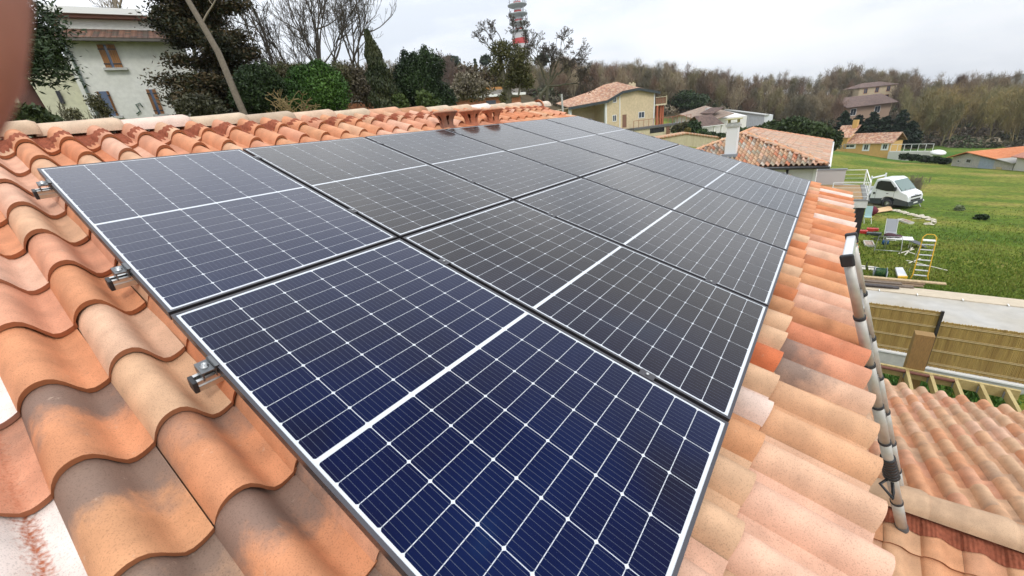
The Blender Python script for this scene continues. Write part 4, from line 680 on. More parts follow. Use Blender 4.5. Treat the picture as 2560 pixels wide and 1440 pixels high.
def shut(x0, y0, x1, y1, wL, wR, glass=M_bglass):
    aL, zT = LW.az(x0, y0); aR_, zB = LW.az(x1, y1); b = MB(); LW.slab(b, aL, aR_, zB, zT, .004, .02); w = b.build('window', glass, lh); W_ = aR_ - aL
    for s0, s1 in ((0, wL), (wR, 1)):
        if s1 - s0 < .02: continue
        b = MB(); n_ = 4
        for k in range(n_): q0 = aL + W_ * (s0 + (s1 - s0) * k / n_) + .005; q1 = aL + W_ * (s0 + (s1 - s0) * (k + 1) / n_) - .005; LW.slab(b, q0, q1, zB, zT, .03, .07)
        for z in (zB + .14, zT - .16): LW.slab(b, aL + W_ * s0 - .01, aL + W_ * s1, z - .02, z + .02, .07, .085, 1)
        b.build('shutter', [M_wood, M_black], w)
    b = MB(); LW.slab(b, aL - .08, aR_ + .12, zB - .09, zB, .0, .14); b.build('sill', M_conc, w)
shut(241, 112, 309, 170, .36, .52); shut(241, 229, 298, 290, .16, .80); shut(364, 224, 412, 285, .32, .62)
aL, zT = LW.az(100, 130); aR_, zB = LW.az(145, 160); b = MB(); LW.slab(b, aL - .3, aR_ - .3, zB, zT, -.49, -.44); b.build('window', M_dark, lh)
aL, zT = LW.az(128, 224); b = MB(); LW.slab(b, aL, aL + .12, zT - .45, zT, -.49, -.42); b.build('vent_slot', M_dark, lh)
b = MB(); aL, zT = LW.az(340, 262); b.tube([LW.at(aL - .1, zT - .35, .05), LW.at(aL + .05, zT - .25, .05), LW.at(aL - .0, zT, .05), LW.at(aL + .15, zT + .05, .05), LW.at(aL + .18, zT - .1, .05)], .025, 6); b.build('wall_ornament', mat('verdigris', (.10, .15, .12), .6), lh, True)
# ---- ochre villa
VW = Wall(atd(1634, 300, 85), -27)
vl = thing('villa', 'ochre rendered villa with sweeping tiled roof and brick-red balcony posts', 'house', (*VW.P[:2], -3)); V_ = VW.az
aC = V_(1551, 240)[0]; aL = V_(1517, 250)[0]; zt = V_(1632, 232)[1]; zb = V_(1633, 330)[1] - 1.5; zpk = V_(1590, 222)[1]; zL = V_(1512, 252)[1]; apk = V_(1592, 222)[0]
b = MB(); b.prism([VW.at(aL, zb), VW.at(0, zb), VW.at(0, zt), VW.at(apk, zpk), VW.at(aC, V_(1551, 232)[1]), VW.at(aL, zL)], -VW.n * 9); b.build('wall', M_ochre, vl)
aG = V_(1424, 268)[0]; zG = V_(1424, 268)[1]; b = MB(); b.prism([VW.at(aG, zb, -3.5), VW.at(aL, zb, -3.5), VW.at(aL, zL - .25, -3.5), VW.at(aG, zG - .2, -3.5)], -VW.n * 6); VW.slab(b, aG, aG + .35, zb, zG - .1, -.4, 0, 1); VW.slab(b, aL - .35, aL - .02, zb, zL - .2, -.35, .02, 1); b.build('garage_wall', [M_ochre, M_trim], vl)
b = MB(); o_ = .5; rx = V_(1551, 206); rdg = VW.at(apk - 1.0, zpk + 1.0, -5)
pts = [(aG - .6, zG + .0), (aL - .3, zL + .05), (aC, V_(1551, 230)[1] + .1), (apk, zpk + .12), (.9, zt + .1)]; zr_ = zpk + 1.75; back = [(aG + .6, zG + 1.0), (aL + .5, zL + 2.0), (aC + .4, zr_ - .35), (apk - .3, zr_), (.7, zt + 1.0)]
for (p, q, pb, qb) in zip(pts[:-1], pts[1:], back[:-1], back[1:]): roofq(b, VW.at(p[0], p[1], o_), VW.at(q[0], q[1], o_), VW.at(qb[0], qb[1], -5.0), VW.at(pb[0], pb[1], -5.0), 0, .1)
b.build('roof', RF_OLD, vl); b = MB()
for p, q in zip(pts[:-1], pts[1:]): b.bar(VW.at(p[0], p[1] - .22, o_ + .04), VW.at(q[0], q[1] - .22, o_ + .04), .05, .42)
b.build('fascia', mat('dark_fascia', (.035, .045, .048), .6), vl)
ac, zc = V_(1605, 216); b = MB(); VW.slab(b, ac - .55, ac + .55, zc - 1.2, zc + .75, -3.2, -2.2); VW.slab(b, ac - .5, ac - .3, zc + .75, zc + 1.0, -2.8, -2.6); VW.slab(b, ac + .3, ac + .5, zc + .75, zc + 1.0, -2.8, -2.6); b.build('chimney', M_cream, vl)
for x0, y0, x1, y1 in ((1533, 244, 1540, 255), (1597, 281, 1610, 293), (1532, 289, 1540, 302)):
    p, q = V_(x0, y0), V_(x1, y1); window(VW, p[0], q[0], q[1], p[1], vl, fw=.09)
p, q = V_(1556, 287), V_(1566, 318); b = MB(); VW.slab(b, p[0], q[0], q[1], p[1], 0, .03); b.build('door', mat('brown_door', (.20, .10, .06), .6), vl)
b = MB(); VW.slab(b, -.15, .05, zb, zt, 0, .12); a1 = V_(1549, 270)[0]; VW.slab(b, a1 - .08, a1 + .08, zb, V_(1549, 241)[1], 0, .1); b.build('downpipe', M_trim, vl)
q = V_(1664, 262); b = MB(); VW.slab(b, .1, q[0], q[1], q[1] + .25, -3, .3); b.build('balcony_slab', M_cream, vl); b = MB()
VW.slab(b, .1, q[0], q[1] + 1.35, q[1] + 1.43, .22, .3); VW.slab(b, .25, q[0], q[1] + .3, q[1] + 1.3, .1, .13, 1)
for k in range(7): a = .3 + (q[0] - .4) * k / 6; VW.slab(b, a, a + .05, q[1] + .25, q[1] + 1.4, .22, .28, 2)
VW.slab(b, q[0] - .12, q[0], q[1], q[1] + 1.6, .2, .3); b.build('balcony_rail', [M_cream, mat('brown_screen', (.22, .14, .08), .8), M_redrail], vl)
for a in (.6, q[0] - .9, q[0] - .35): b = MB(); VW.slab(b, a - .17, a + .17, zb, q[1], -.6 if a > 1 else .0, -.2 if a > 1 else .3); b.build('balcony_post', mat('red_post', (.42, .12, .05), .7), vl)
wk0, wk1 = V_(1572, 321), V_(1688, 307); zw = wk0[1]; W3 = VW.at(0, 0, 2.2); b = MB(); VW.slab(b, wk0[0] - 1, wk1[0] + 1.5, zw - .35, zw, -.3, 2.4); b.build('walkway', mat('dark_slab', (.12, .12, .12), .8), vl)
b = MB(); VW.slab(b, wk0[0] - 1, wk1[0] + 1.5, zw + 1.15, zw + 1.22, 2.3, 2.36)
a = wk0[0] - 1
while a < wk1[0] + 1.5: VW.slab(b, a, a + .05, zw, zw + 1.2, 2.3, 2.36); a += 1.15
b.build('walkway_railing', M_redrail, vl)
b = MB(); VW.slab(b, wk0[0] - 8, wk0[0] + 9.2, zw - 5, zw - .36, -.2, 2.2); b.build('basement_wall', M_cream, vl); p, q = V_(1603, 323), V_(1638, 330); b = MB(); VW.slab(b, p[0], q[0], q[1], p[1], 2.2, 2.23); b.build('basement_opening', M_dark, vl); p, q = V_(1643, 318), V_(1652, 336); b = MB(); VW.slab(b, p[0], q[0], q[1], p[1], 2.2, 2.25); b.build('basement_door', MATS['brown_door'], vl)
b = MB(); s0, s1 = V_(1688, 308), V_(1668, 338)
for k in range(13): f = k / 12; a = s0[0] * (1 - f) + s1[0] * f; z = s0[1] * (1 - f) + s1[1] * f; VW.slab(b, a - .5, a + .6, z - 2.5, z, 2.4 + f * .5, 3.4 + f * .5)
tag(b.build('outdoor_stairs', mat('stair_stone', (.33, .29, .20), .9, var=.2, vscale=2)), 'stone steps climbing to the villa walkway from the garden', 'stairs')
# ---- retaining wall with tile coping
RW = Wall(atd(1700, 375, 62), -20); rw = thing('retaining_wall', 'long cream garden wall with a sloping tile coping above the lawn', 'wall', (*RW.P[:2], -6)); b = MB(); A_ = [RW.az(*q) for q in ((1560, 338), (1640, 347), (1716, 334), (1800, 345), (1830, 352))]; bt = RW.az(1830, 400)[1] - 2
b.prism([RW.at(A_[0][0], bt)] + [RW.at(A_[-1][0], bt)] + [RW.at(*q) for q in A_[::-1]], -RW.n * .35); b.build('wall_body', mat('stained_cream_wall', (.52, .47, .31), .9, var=.15, vscale=.8, col2=(.44, .38, .24), stretch=(3, 3, .5)), rw); b = MB()
for q0, q1 in zip(A_[:-1], A_[1:]):
    n_ = int(abs(q1[0] - q0[0]) / .35)
    for k in range(n_): f = (k + .5) / n_; a = q0[0] + (q1[0] - q0[0]) * f; z = q0[1] + (q1[1] - q0[1]) * f; b.tube([RW.at(a, z + .14, -.7), RW.at(a, z + .02, .15)], .15, 7, mi=k % 2)
b.build('tile_coping', [mat('coping_tile', (.48, .25, .14), .85), mat('coping_tile_pale', (.52, .36, .24), .85)], rw, True)
# ---- generic distant house
def far_house(name, label, P, ang, L, Dp, H, roof_h, wallm, roofm, over=.4, ridge='along', wins=(), cat_='house', hip=0, shed=False):
    w = Wall(P, ang); z0 = P[2]; t = thing(name, label, cat_, (P[0], P[1], z0)); b = MB()
    if ridge == 'along': b.prism([w.at(0, z0 - 3, 0), w.at(0, z0 - 3, -Dp), w.at(0, z0 + H, -Dp), w.at(0, z0 + H + (roof_h if not hip else 0), -Dp / 2), w.at(0, z0 + H, 0)] if not hip else [w.at(0, z0 - 3, 0), w.at(0, z0 - 3, -Dp), w.at(0, z0 + H, -Dp), w.at(0, z0 + H, 0)], w.t * L)
    else: b.prism([w.at(0, z0 - 3), w.at(L, z0 - 3), w.at(L, z0 + H), w.at(L / 2, z0 + H + roof_h), w.at(0, z0 + H)], -w.n * Dp)
    b.build('wall', wallm, t); b = MB(); e = over; zo = z0 + H + .06
    if ridge == 'along':
        k = roof_h / (Dp / 2); ze = zo - e * k; r0_, r1_ = (hip, L - hip) if hip else (-e, L + e)
        roofq(b, w.at(-e, ze, e), w.at(L + e, ze, e), w.at(r1_, zo + roof_h, -Dp / 2), w.at(r0_, zo + roof_h, -Dp / 2)); roofq(b, w.at(L + e, ze, -Dp - e), w.at(-e, ze, -Dp - e), w.at(r0_, zo + roof_h, -Dp / 2), w.at(r1_, zo + roof_h, -Dp / 2))
        if hip: roofq(b, w.at(L + e, ze, e), w.at(L + e, ze, -Dp - e), w.at(r1_, zo + roof_h, -Dp / 2 - .01), w.at(r1_, zo + roof_h, -Dp / 2)); roofq(b, w.at(-e, ze, -Dp - e), w.at(-e, ze, e), w.at(r0_, zo + roof_h, -Dp / 2), w.at(r0_, zo + roof_h, -Dp / 2 - .01))
    else:
        k = roof_h / (L / 2); ze = zo - e * k; roofq(b, w.at(-e, ze, -Dp - e), w.at(-e, ze, e), w.at(L / 2, zo + roof_h, e), w.at(L / 2, zo + roof_h, -Dp - e)); roofq(b, w.at(L + e, ze, e), w.at(L + e, ze, -Dp - e), w.at(L / 2, zo + roof_h, -Dp - e), w.at(L / 2, zo + roof_h, e))
    b.build('roof', roofm, t)
    for (a0, a1, za, zb_, fr) in wins: window(w, a0, a1, z0 + za, z0 + zb_, t, frame=fr or M_trim, fw=.12)
    return t, w
# yellow house at the edge of the meadow
M_yel = mat('yellow_render', (.62, .38, .13), .9, var=.06, vscale=.5)
yp = atd(2085, 392, 113); ye = atd(2222, 398, 110)
ang_y = math.degrees(math.atan2(ye[1] - yp[1], ye[0] - yp[0])); YW = Wall(np.array([yp[0], yp[1], ye[2]]), ang_y); yh = thing('yellow_house', 'yellow farmhouse in two stepped blocks with white framed windows', 'house', (*YW.P[:2], ye[2]))
Ly = YW.az(2222, 380)[0]; a0 = YW.az(2115, 370)[0]; z0 = ye[2]; zt1 = YW.az(2225, 357)[1]; zt2 = YW.az(2116, 343)[1]
b = MB(); YW.slab(b, a0, Ly, z0 - 3, zt1, -6, 0); YW.slab(b, 0, a0, z0 - 3, zt2, -7, .05); b.build('wall', M_yel, yh)
b = MB(); roofq(b, YW.at(a0 + .05, zt1, .4), YW.at(Ly + .5, zt1, .4), YW.at(Ly + .5, zt1 + 1.7, -3), YW.at(a0 + .05, zt1 + 1.7, -3)); roofq(b, YW.at(-1, zt2, .5), YW.at(a0 + .6, zt2, .5), YW.at(a0 + .6, zt2 + 2.1, -3.5), YW.at(-1, zt2 + 2.1, -3.5)); roofq(b, YW.at(Ly + .5, zt1, -6.4), YW.at(a0 + .05, zt1, -6.4), YW.at(a0 + .05, zt1 + 1.7, -3), YW.at(Ly + .5, zt1 + 1.7, -3)); b.build('roof', RF_OLD, yh)
b = MB(); YW.slab(b, a0 - .6, a0 + .2, zt2 + 1, zt2 + 3.1, -3.2, -2.4); b.build('chimney', M_yel, yh)
for x0, y0, x1, y1 in ((2113, 363, 2135, 368), (2162, 362, 2169, 374), (2209, 361, 2216, 372), (2091, 346, 2100, 349), (2093, 366, 2101, 369)):
    p, q = YW.az(x0, y0), YW.az(x1, y1); window(YW, p[0], q[0], q[1], p[1], yh, fw=.28)
tw = Wall(YW.at(Ly, z0, .5), ang_y); b = MB(); tw.slab(b, .1, 6.5, z0 - 3, z0 + 1.5, -.3, 0); tag(b.build('garden_wall', mat('pale_garden_wall', (.55, .54, .50), .9)), 'pale garden wall running from the yellow house to the clipped hedge', 'wall')
b = MB()
for k in range(7): tw.slab(b, .2 + k, .26 + k, z0 + 1.5, z0 + 2.8, -.2, -.14)
tw.slab(b, .2, 6.3, z0 + 2.75, z0 + 2.82, -.2, -.14); tw.slab(b, .2, 6.3, z0 + 1.5, z0 + 1.56, -.2, -.14); tag(b.build('garden_fence', M_trim), 'thin white mesh fence on the pale garden wall by the yellow house', 'fence')
# barn
bp0 = atd(2378, 411, 97); bp1 = atd(2494, 425, 90); angb = math.degrees(math.atan2(bp1[1] - bp0[1], bp1[0] - bp0[0])); BWl = Wall(bp0, angb); Lb = BWl.az(2528, 430)[0]; apx = BWl.az(2424, 383); zl = BWl.az(2380, 392)[1]; zr = BWl.az(2526, 408)[1]; zb0 = bp1[2] - 2
bn_ = thing('barn', 'long grey rendered barn with a low bright orange roof', 'barn', (*bp0[:2], zb0 + 1)); b = MB(); am = BWl.az(2450, 400)[0]; am2 = BWl.az(2488, 400)[0]; b.prism([BWl.at(0, zb0), BWl.at(am, zb0), BWl.at(am, BWl.az(2450, 392)[1]), BWl.at(*apx), BWl.at(0, zl)], -BWl.n * 8); b.prism([BWl.at(am, zb0), BWl.at(am2, zb0), BWl.at(am2, BWl.az(2488, 400)[1]), BWl.at(am, BWl.az(2450, 392)[1])], -BWl.n * 8, 1); b.prism([BWl.at(am2, zb0), BWl.at(Lb, zb0), BWl.at(Lb, zr), BWl.at(am2, BWl.az(2488, 400)[1])], -BWl.n * 8); b.build('wall', [mat('grey_barn_render', (.42, .40, .36), .9, var=.15, vscale=.8), mat('blue_grey_render', (.33, .38, .45), .9, var=.1, vscale=.8)], bn_)
b = MB(); up_ = BWl.az(2405, 368); p0, p1, p2, p3 = BWl.at(-.6, zl - .05, .5), BWl.at(apx[0], apx[1] + .25, .5), BWl.at(apx[0], apx[1] + .55, -8.4), BWl.at(-.6, zl + .5, -8.4); roofq(b, p0, p1, p2, p3); q1 = BWl.at(BWl.az(2500, 402)[0], BWl.az(2500, 399)[1] + .15, .5); roofq(b, p1, q1, q1 - BWl.n * 8.9 + Z3 * .45, p2); b.build('roof', RF_ORG, bn_)
b = MB(); q2 = BWl.at(Lb + .4, zr + .15, .5); roofq(b, q1, q2, q2 - BWl.n * 8.9 + Z3 * .3, q1 - BWl.n * 8.9 + Z3 * .3); b.build('annex_roof', mat('grey_fibre_cement', (.32, .31, .28), .9), bn_)
for x0, y0, x1, y1 in ((2395, 401, 2399, 405), (2418, 398, 2426, 407)): p, q = BWl.az(x0, y0), BWl.az(x1, y1); window(BWl, p[0], q[0], q[1], p[1], bn_, frame=M_conc, mull=False, fw=.15)
p, q = BWl.az(2492, 417), BWl.az(2504, 424); b = MB(); BWl.slab(b, p[0], q[0], q[1] - .3, p[1], 0, .05); b.build('door', mat('yellow_door', (.5, .4, .2), .8), bn_)
hp = atd(2530, 431, 88); far_house('small_house', 'low house with red tiled roof at the right edge beyond the barn', hp + (0, 0, .3), angb - 4, 14, 7, 1.9, 1.5, mat('pale_wall', (.52, .50, .46), .9), farroof('red_tiles', [(.40, .17, .12), (.44, .20, .14)]), wins=((3.5, 6, .9, 1.5, None),))
# farmhouse and brown roofed house on the hillside
fp = atd(2141, 262, 190); far_house('stone_farmhouse', 'tall pale stone farmhouse standing in the woods on the hillside', fp, -58, 11.5, 8, 5.2, 1.3, mat('stone_wall', (.47, .38, .25), .9, var=.1, vscale=.4), RF_BRN, wins=tuple((a, a + 1.0, z, z + 1.5, mat('brick_trim', (.38, .18, .12), .9)) for a in (1.5, 5, 8.5) for z in (.7, 3.3)), hip=3)
fp2 = atd(2112, 286, 165); far_house('brown_roofed_house', 'house with wide dark brown roof and pale porch columns below the stone farmhouse', fp2 + (0, 0, -1), -40, 17, 9, 3.4, 2.2, mat('pinkish_wall', (.36, .25, .18), .9), RF_BRN, over=1.2, wins=((2, 4, .5, 2.2, None), (11, 13, .5, 2.2, None)))
# white house and pavilion right of the villa
wp = atd(1690, 309, 98); we = atd(1757, 325, 90); an = math.degrees(math.atan2(we[1] - wp[1], we[0] - wp[0])); WW = Wall(wp, an); wh = thing('white_bungalow', 'white gabled bungalow with a strip window right of the villa', 'house', (*wp[:2], wp[2] - 3)); A = [WW.az(*q) for q in ((1688, 293), (1706, 286), (1760, 301))]; zb_ = we[2] - 3.5
b = MB(); b.prism([WW.at(A[0][0], zb_), WW.at(A[2][0], zb_), WW.at(*A[2]), WW.at(*A[1]), WW.at(*A[0])], -WW.n * 9); b.build('wall', mat('bungalow_white', (.70, .68, .66), .9), wh); b = MB()
pr_ = [(A[0][0] - .5, A[0][1] - .1), A[1], (A[2][0] + 1.6, A[2][1] - .45)]
for p, q in zip(pr_[:-1], pr_[1:]): roofq(b, WW.at(p[0], p[1] + .12, .7), WW.at(q[0], q[1] + .12, .7), WW.at(q[0], q[1] + 1.2, -5), WW.at(p[0], p[1] + 1.2, -5))
b.build('roof', RF_GRY, wh); b = MB(); p = WW.az(1733, 283); q = WW.az(1762, 287); roofq(b, WW.at(p[0], q[1] + .3, -1.5), WW.at(q[0] + .3, q[1] + .1, -1.5), WW.at(q[0] + .3, q[1] + 1.0, -3.6), WW.at(p[0], q[1] + 1.1, -3.6)); b.build('dormer_roof', RF_BRN, wh)
p = WW.az(1728, 278); b = MB(); WW.slab(b, p[0] - .3, p[0] + .4, p[1] - 1.6, p[1] + .3, -4, -3.2); b.build('chimney', M_white, wh); p, q = WW.az(1737, 294), WW.az(1754, 301); b = MB(); WW.slab(b, p[0], q[0], q[1], p[1], .0, .03); b.build('strip_window', M_dark, wh)
PW_ = Wall(atd(1762, 336, 80), -38); pv = thing('garden_pavilion', 'small open pavilion with dark grey roof on white posts', 'pavilion', (*PW_.P[:2], PW_.P[2])); A = [PW_.az(*q) for q in ((1757, 316), (1806, 311))]; zt_ = A[0][1]; b = MB(); roofq(b, PW_.at(A[0][0] - .3, zt_, .3), PW_.at(A[1][0] + .2, zt_, .3), PW_.at(A[1][0] - .2, zt_ + 1.7, -2.6), PW_.at(A[0][0] + .2, zt_ + 1.7, -2.6)); roofq(b, PW_.at(A[1][0] + .2, zt_, -5.4), PW_.at(A[0][0] - .3, zt_, -5.4), PW_.at(A[0][0] + .2, zt_ + 1.7, -2.6), PW_.at(A[1][0] - .2, zt_ + 1.7, -2.6)); b.build('roof', RF_BRN, pv)
for a in (A[0][0] + .05, A[1][0] - 1.6, A[1][0] - .1): b = MB(); PW_.slab(b, a - .1, a + .1, zt_ - 3.2, zt_, -.1, .1); b.build('post', M_trim, pv)
b = MB(); PW_.slab(b, A[0][0] - .3, A[1][0] + .2, zt_ - .12, zt_ - .02, .28, .36); b.build('gutter', M_trim, pv); b = MB(); PW_.slab(b, A[0][0] + .3, A[0][0] + 3.0, zt_ - 3.2, zt_ - .1, -4.8, -4.6); b.build('back_wall', mat('grey_door', (.40, .40, .40), .8), pv)
wb = atd(1802, 300, 125); we = atd(1908, 318, 112); an = math.degrees(math.atan2(we[1] - wb[1], we[0] - wb[0])); WB = Wall(wb, an); A = [WB.az(*q) for q in ((1801, 285), (1812, 276), (1912, 289))]; t = thing('white_outbuilding', 'long white flat roofed building half hidden by bare trees', 'building', (*wb[:2], wb[2] - 3)); b = MB(); b.prism([WB.at(A[0][0], wb[2] - 6), WB.at(A[2][0], wb[2] - 6), WB.at(*A[2]), WB.at(*A[1]), WB.at(*A[0])], -WB.n * 2); b.build('wall', mat('chalk_white', (.62, .64, .66), .9, var=.1, vscale=.4), t); b = MB(); b.prism([WB.at(A[0][0] - .3, A[0][1], .3), WB.at(A[1][0], A[1][1], .3), WB.at(A[2][0] + .3, A[2][1], .3), WB.at(A[2][0] + .3, A[2][1] + .2, .3), WB.at(A[1][0], A[1][1] + .2, .3), WB.at(A[0][0] - .3, A[0][1] + .2, .3)], -WB.n * 1.2); b.build('roof_edge', M_conc, t)
# brick building and low brick wall beyond the ridge
KW = Wall(atd(1140, 262, 42), -24); kb = thing('brick_shed', 'long low brick shed with white fascia seen over the ridge', 'shed', (*KW.P[:2], -1)); A = [KW.az(*q) for q in ((1140, 249), (1302, 247))]; b = MB(); KW.slab(b, A[0][0], A[1][0], -3, A[0][1], -6, 0); b.build('wall', mat('red_brick', (.34, .14, .07), .9, var=.3, vscale=2), kb); b = MB(); KW.slab(b, A[0][0] - .4, A[1][0] + .4, A[0][1], A[0][1] + .22, -6, .4); b.build('fascia', M_trim, kb); b = MB(); KW.slab(b, A[0][0] - .3, A[1][0] + .2, A[0][1] + .22, A[0][1] + .65, -6, -.2); KW.slab(b, A[0][0] + 1, A[1][0] - .5, A[0][1] + .65, A[0][1] + .95, -6, -.8, 1); b.build('roof', [mat('grey_roof_felt', (.22, .20, .18), .9), mat('orange_edge', (.42, .20, .06), .8)], kb)
p, q = KW.az(1215, 252), KW.az(1240, 262); b = MB(); KW.slab(b, p[0], q[0], q[1], p[1], 0, .03); b.build('window', M_glass, kb)
LB = Wall(atd(855, 280, 27), -25); A = [LB.az(*q) for q in ((858, 257), (935, 255))]; lw = thing('brick_wall', 'low orange brick garden wall with scalloped coping left of the cypress', 'wall', (*LB.P[:2], -1)); b = MB(); LB.slab(b, A[0][0], A[1][0], -2, A[0][1], -.2, 0); b.build('wall_body', MATS['red_brick'], lw); b = MB(); a = A[0][0]
while a < A[1][0]: b.tube([LB.at(a, A[0][1] + .02, -.25), LB.at(a, A[0][1] + .02, .06)], .06, 8); a += .13
b.build('coping', M_conc, lw, True)
# ------------------------------------------------------------------ communications tower
tp = atd(1302, 128, 400); tg = gz(tp[0], tp[1]); mt = mpp(1290, 60, 400)
tw = thing('communications_tower', 'tall red and white banded communications tower with four round platforms', 'tower', (tp[0], tp[1], tg)); zt = lambda y: atd(1290 + (y - 60) * .08, y, 400)[2]
M_tr = mat('tower_red', (.50, .035, .03), .7); M_tw = mat('tower_white', (.55, .55, .55), .8); M_tp = mat('tower_platform', (.34, .38, .37), .8); cx, cy = tp[0], tp[1]; b = MB(); R0 = 9.2 * mt; b.lathe((cx, cy, 0), [(R0 * 2.1, tg - 5), (R0 * 2.05, zt(82))], 32); b.lathe((cx, cy, 0), [(R0, zt(82)), (R0 * .95, zt(3))], 24); b.lathe((cx, cy, 0), [(R0 * .45, zt(3)), (R0 * .4, zt(-18)), (R0 * .12, zt(-19)), (R0 * .1, zt(-50)), (0, zt(-50))], 12); b.build('shaft', M_tw, tw, True)
for y0, y1, rr in ((98, 112, 2.12), (71, 80, 1.03), (49, 56, 1.03), (27, 34, 1.02), (6, 12, 1.02), (-20, -30, .2)): b = MB(); b.lathe((cx, cy, 0), [(R0 * rr, zt(y1)), (R0 * rr, zt(y0))], 32); b.build('red_band', M_tr, tw, True)
for y, rp in ((15, 2.6), (38, 2.6), (60, 2.6), (81, 2.5)):
    z = zt(y); b = MB(); b.lathe((cx, cy, z), [(R0 * .9, -2.2), (R0 * rp * .8, -.9), (R0 * rp, 0), (R0 * rp, .7), (R0, .75)], 36); pf = b.build('platform', M_tp, tw, True); b = MB()
    for k in range(9): a = random.uniform(0, 6.28); hh = random.uniform(2, 5.5); b.bar((cx + math.cos(a) * R0 * rp * .95, cy + math.sin(a) * R0 * rp * .95, z + .7), (cx + math.cos(a) * R0 * rp * .95, cy + math.sin(a) * R0 * rp * .95, z + hh), .35, .35, up=(1, 0, 0))
    b.lathe((cx, cy, z + 1.9), [(R0 * rp * .98, 0), (R0 * rp * .98, .15)], 24); b.build('antennas', M_lead, pf)
# ------------------------------------------------------------------ pickup truck
tk0 = atz(2222, 520, -9.55); tg_ = gz(tk0[0], tk0[1]); dF = atz(2274, 500, -9.55) - atz(2217, 519, -9.55); tk0 = atz(2217, 519, tg_)
angT = -122.
tk = thing('pickup_truck', 'white cab tipper truck with grey lower body parked on the meadow edge', 'truck', (0, 0, 0)); M_tkw = mat('truck_white', (.78, .80, .82), .25, coat=.6); M_tkg = mat('truck_grey_plastic', (.05, .06, .065), .55)
# local: x forward, y left, z up; front axle at origin, near wheel at y=-.85
def trk(profile, y0, y1, name, m, par=tk): b = MB(); b.prism([(x, y0, z) for x, z in profile], (0, y1 - y0, 0)); return b.build(name, m, par, bevel=.05)
cab = trk([(-1.35, .55), (-1.30, 1.55), (-1.12, 2.28), (-.25, 2.36), (.05, 2.22), (.72, 1.42), (1.18, 1.22), (1.32, .98), (1.34, .60), (.45, .60), (.40, .78), (.2, .9), (-.2, .9), (-.4, .78), (-.45, .55)], -.98, .98, 'cab', M_tkw)
b = MB()
for y in (-.985, .975): b.prism([(-1.35, y, .28), (-.45, y, .28), (-.45, y, .62), (-.42, y, .76), (-1.35, y, .66)], (0, .01, 0)); b.prism([(.42, y, .30), (1.36, y, .32), (1.36, y, .66), (.8, y, .78), (.42, y, .86)], (0, .01, 0))
b.bx((1.30, -.97, .30), (1.40, .97, .62)); b.bx((-1.3, -.9, .3), (1.3, .9, .56)); b.build('lower_cladding', M_tkg, tk)
b = MB(); b.prism([(.035, -.88, 2.20), (.035, .88, 2.20), (.735, .90, 1.44), (.735, -.90, 1.44)], (.03, 0, .03)); b.build('windscreen', mat('windscreen_glass', (.10, .17, .15), .08, coat=.8), tk)
for y in (-1.0, .985): b = MB(); b.prism([(-1.05, y, 1.50), (-1.0, y, 2.06), (-.78, y, 2.18), (-.12, y, 2.16), (.40, y, 1.55), (.35, y, 1.40), (-.25, y, 1.36)], (0, .015, 0)); w = b.build('side_window', mat('dark_cab_glass', (.022, .018, .03), .1, coat=.5), tk)
b = MB(); b.bx((1.30, -.62, .95), (1.36, .62, 1.05)); b.bx((1.335, -.6, .66), (1.365, .6, .80)); b.build('grille', M_black, tk)
for y in (-.72, .72): b = MB(); b.box((1.20, y, .98), (.22, .34, .16)); b.build('headlight', mat('lamp_glass', (.6, .62, .64), .1, coat=1), tk, bevel=.03)
for y in (-1.12, 1.12): b = MB(); b.box((.38, y, 1.60), (.12, .2, .32)); b.bar((.42, y * .9, 1.5), (.42, y, 1.55), .04); b.build('mirror', M_black, tk, bevel=.03)
b = MB()
for y in (-.984, .978):
    b.bx((-.98, y, .62), (-.965, y + .006, 1.42)); b.bx((.30, y, .88), (.315, y + .006, 1.40)); b.bx((-.98, y, 1.40), (.3, y + .006, 1.412))
b.build('door_seam', MATS['case3'] if 'case3' in MATS else M_tkg, tk)
b = MB(); b.box((1.40, 0, .50), (.012, .52, .11)); b.build('number_plate', M_trim, tk)
b = MB(); b.bar((.78, -.5, 1.47), (.35, .1, 1.83), .02); b.bar((.78, .15, 1.47), (.35, .7, 1.83), .02); b.build('wiper', M_black, tk)
b = MB(); b.lathe((-1.08, -.99, 1.12), [(0, 0), (.09, 0), (.09, .012), (0, .014)], 14, axis=(0, -1, 0)); b.build('fuel_cap', M_black, tk)
b = MB(); b.box((-.15, -.995, 1.18), (.16, .02, .04)); b.build('door_handle', M_black, tk)
for x in (0, -3.3):
    for y in (-.91, .91):
        b = MB(); b.lathe((x, y - .11, .35), [(.19, 0), (.33, 0), (.355, .03), (.355, .19), (.33, .22), (.19, .22)], 28, axis=(0, 1, 0)); w = b.build('wheel', M_rubber, tk, True); b = MB(); b.lathe((x, y + (-.10 if y < 0 else .10), .35), [(0, .0), (.06, .03 if y > 0 else -.03), (.08, 0), (.19, .02 if y < 0 else -.02)], 20, axis=(0, 1, 0))
        for k in range(5): a = k * 1.257; b.box((x + math.cos(a) * .12, y + (-.115 if y < 0 else .115), .35 + math.sin(a) * .12), (.05, .015, .05))
        b.build('rim', M_steel, w)
b = MB(); b.bx((-1.7, -.42, .50), (-4.6, .42, .68)); b.bx((-1.55, -1.0, .80), (-4.9, 1.0, .95)); b.bx((-1.55, -1.02, .95), (-4.9, -.98, 1.30)); b.bx((-1.55, .98, .95), (-4.9, 1.02, 1.30)); b.bx((-4.86, -1.0, .95), (-4.92, 1.0, 1.3)); b.build('tipper_bed', mat('bed_grey', (.50, .52, .52), .6), tk)
b = MB()
for y in (-.95, .95): b.bx((-1.50, y - .05, .95), (-1.58, y + .05, 2.50))
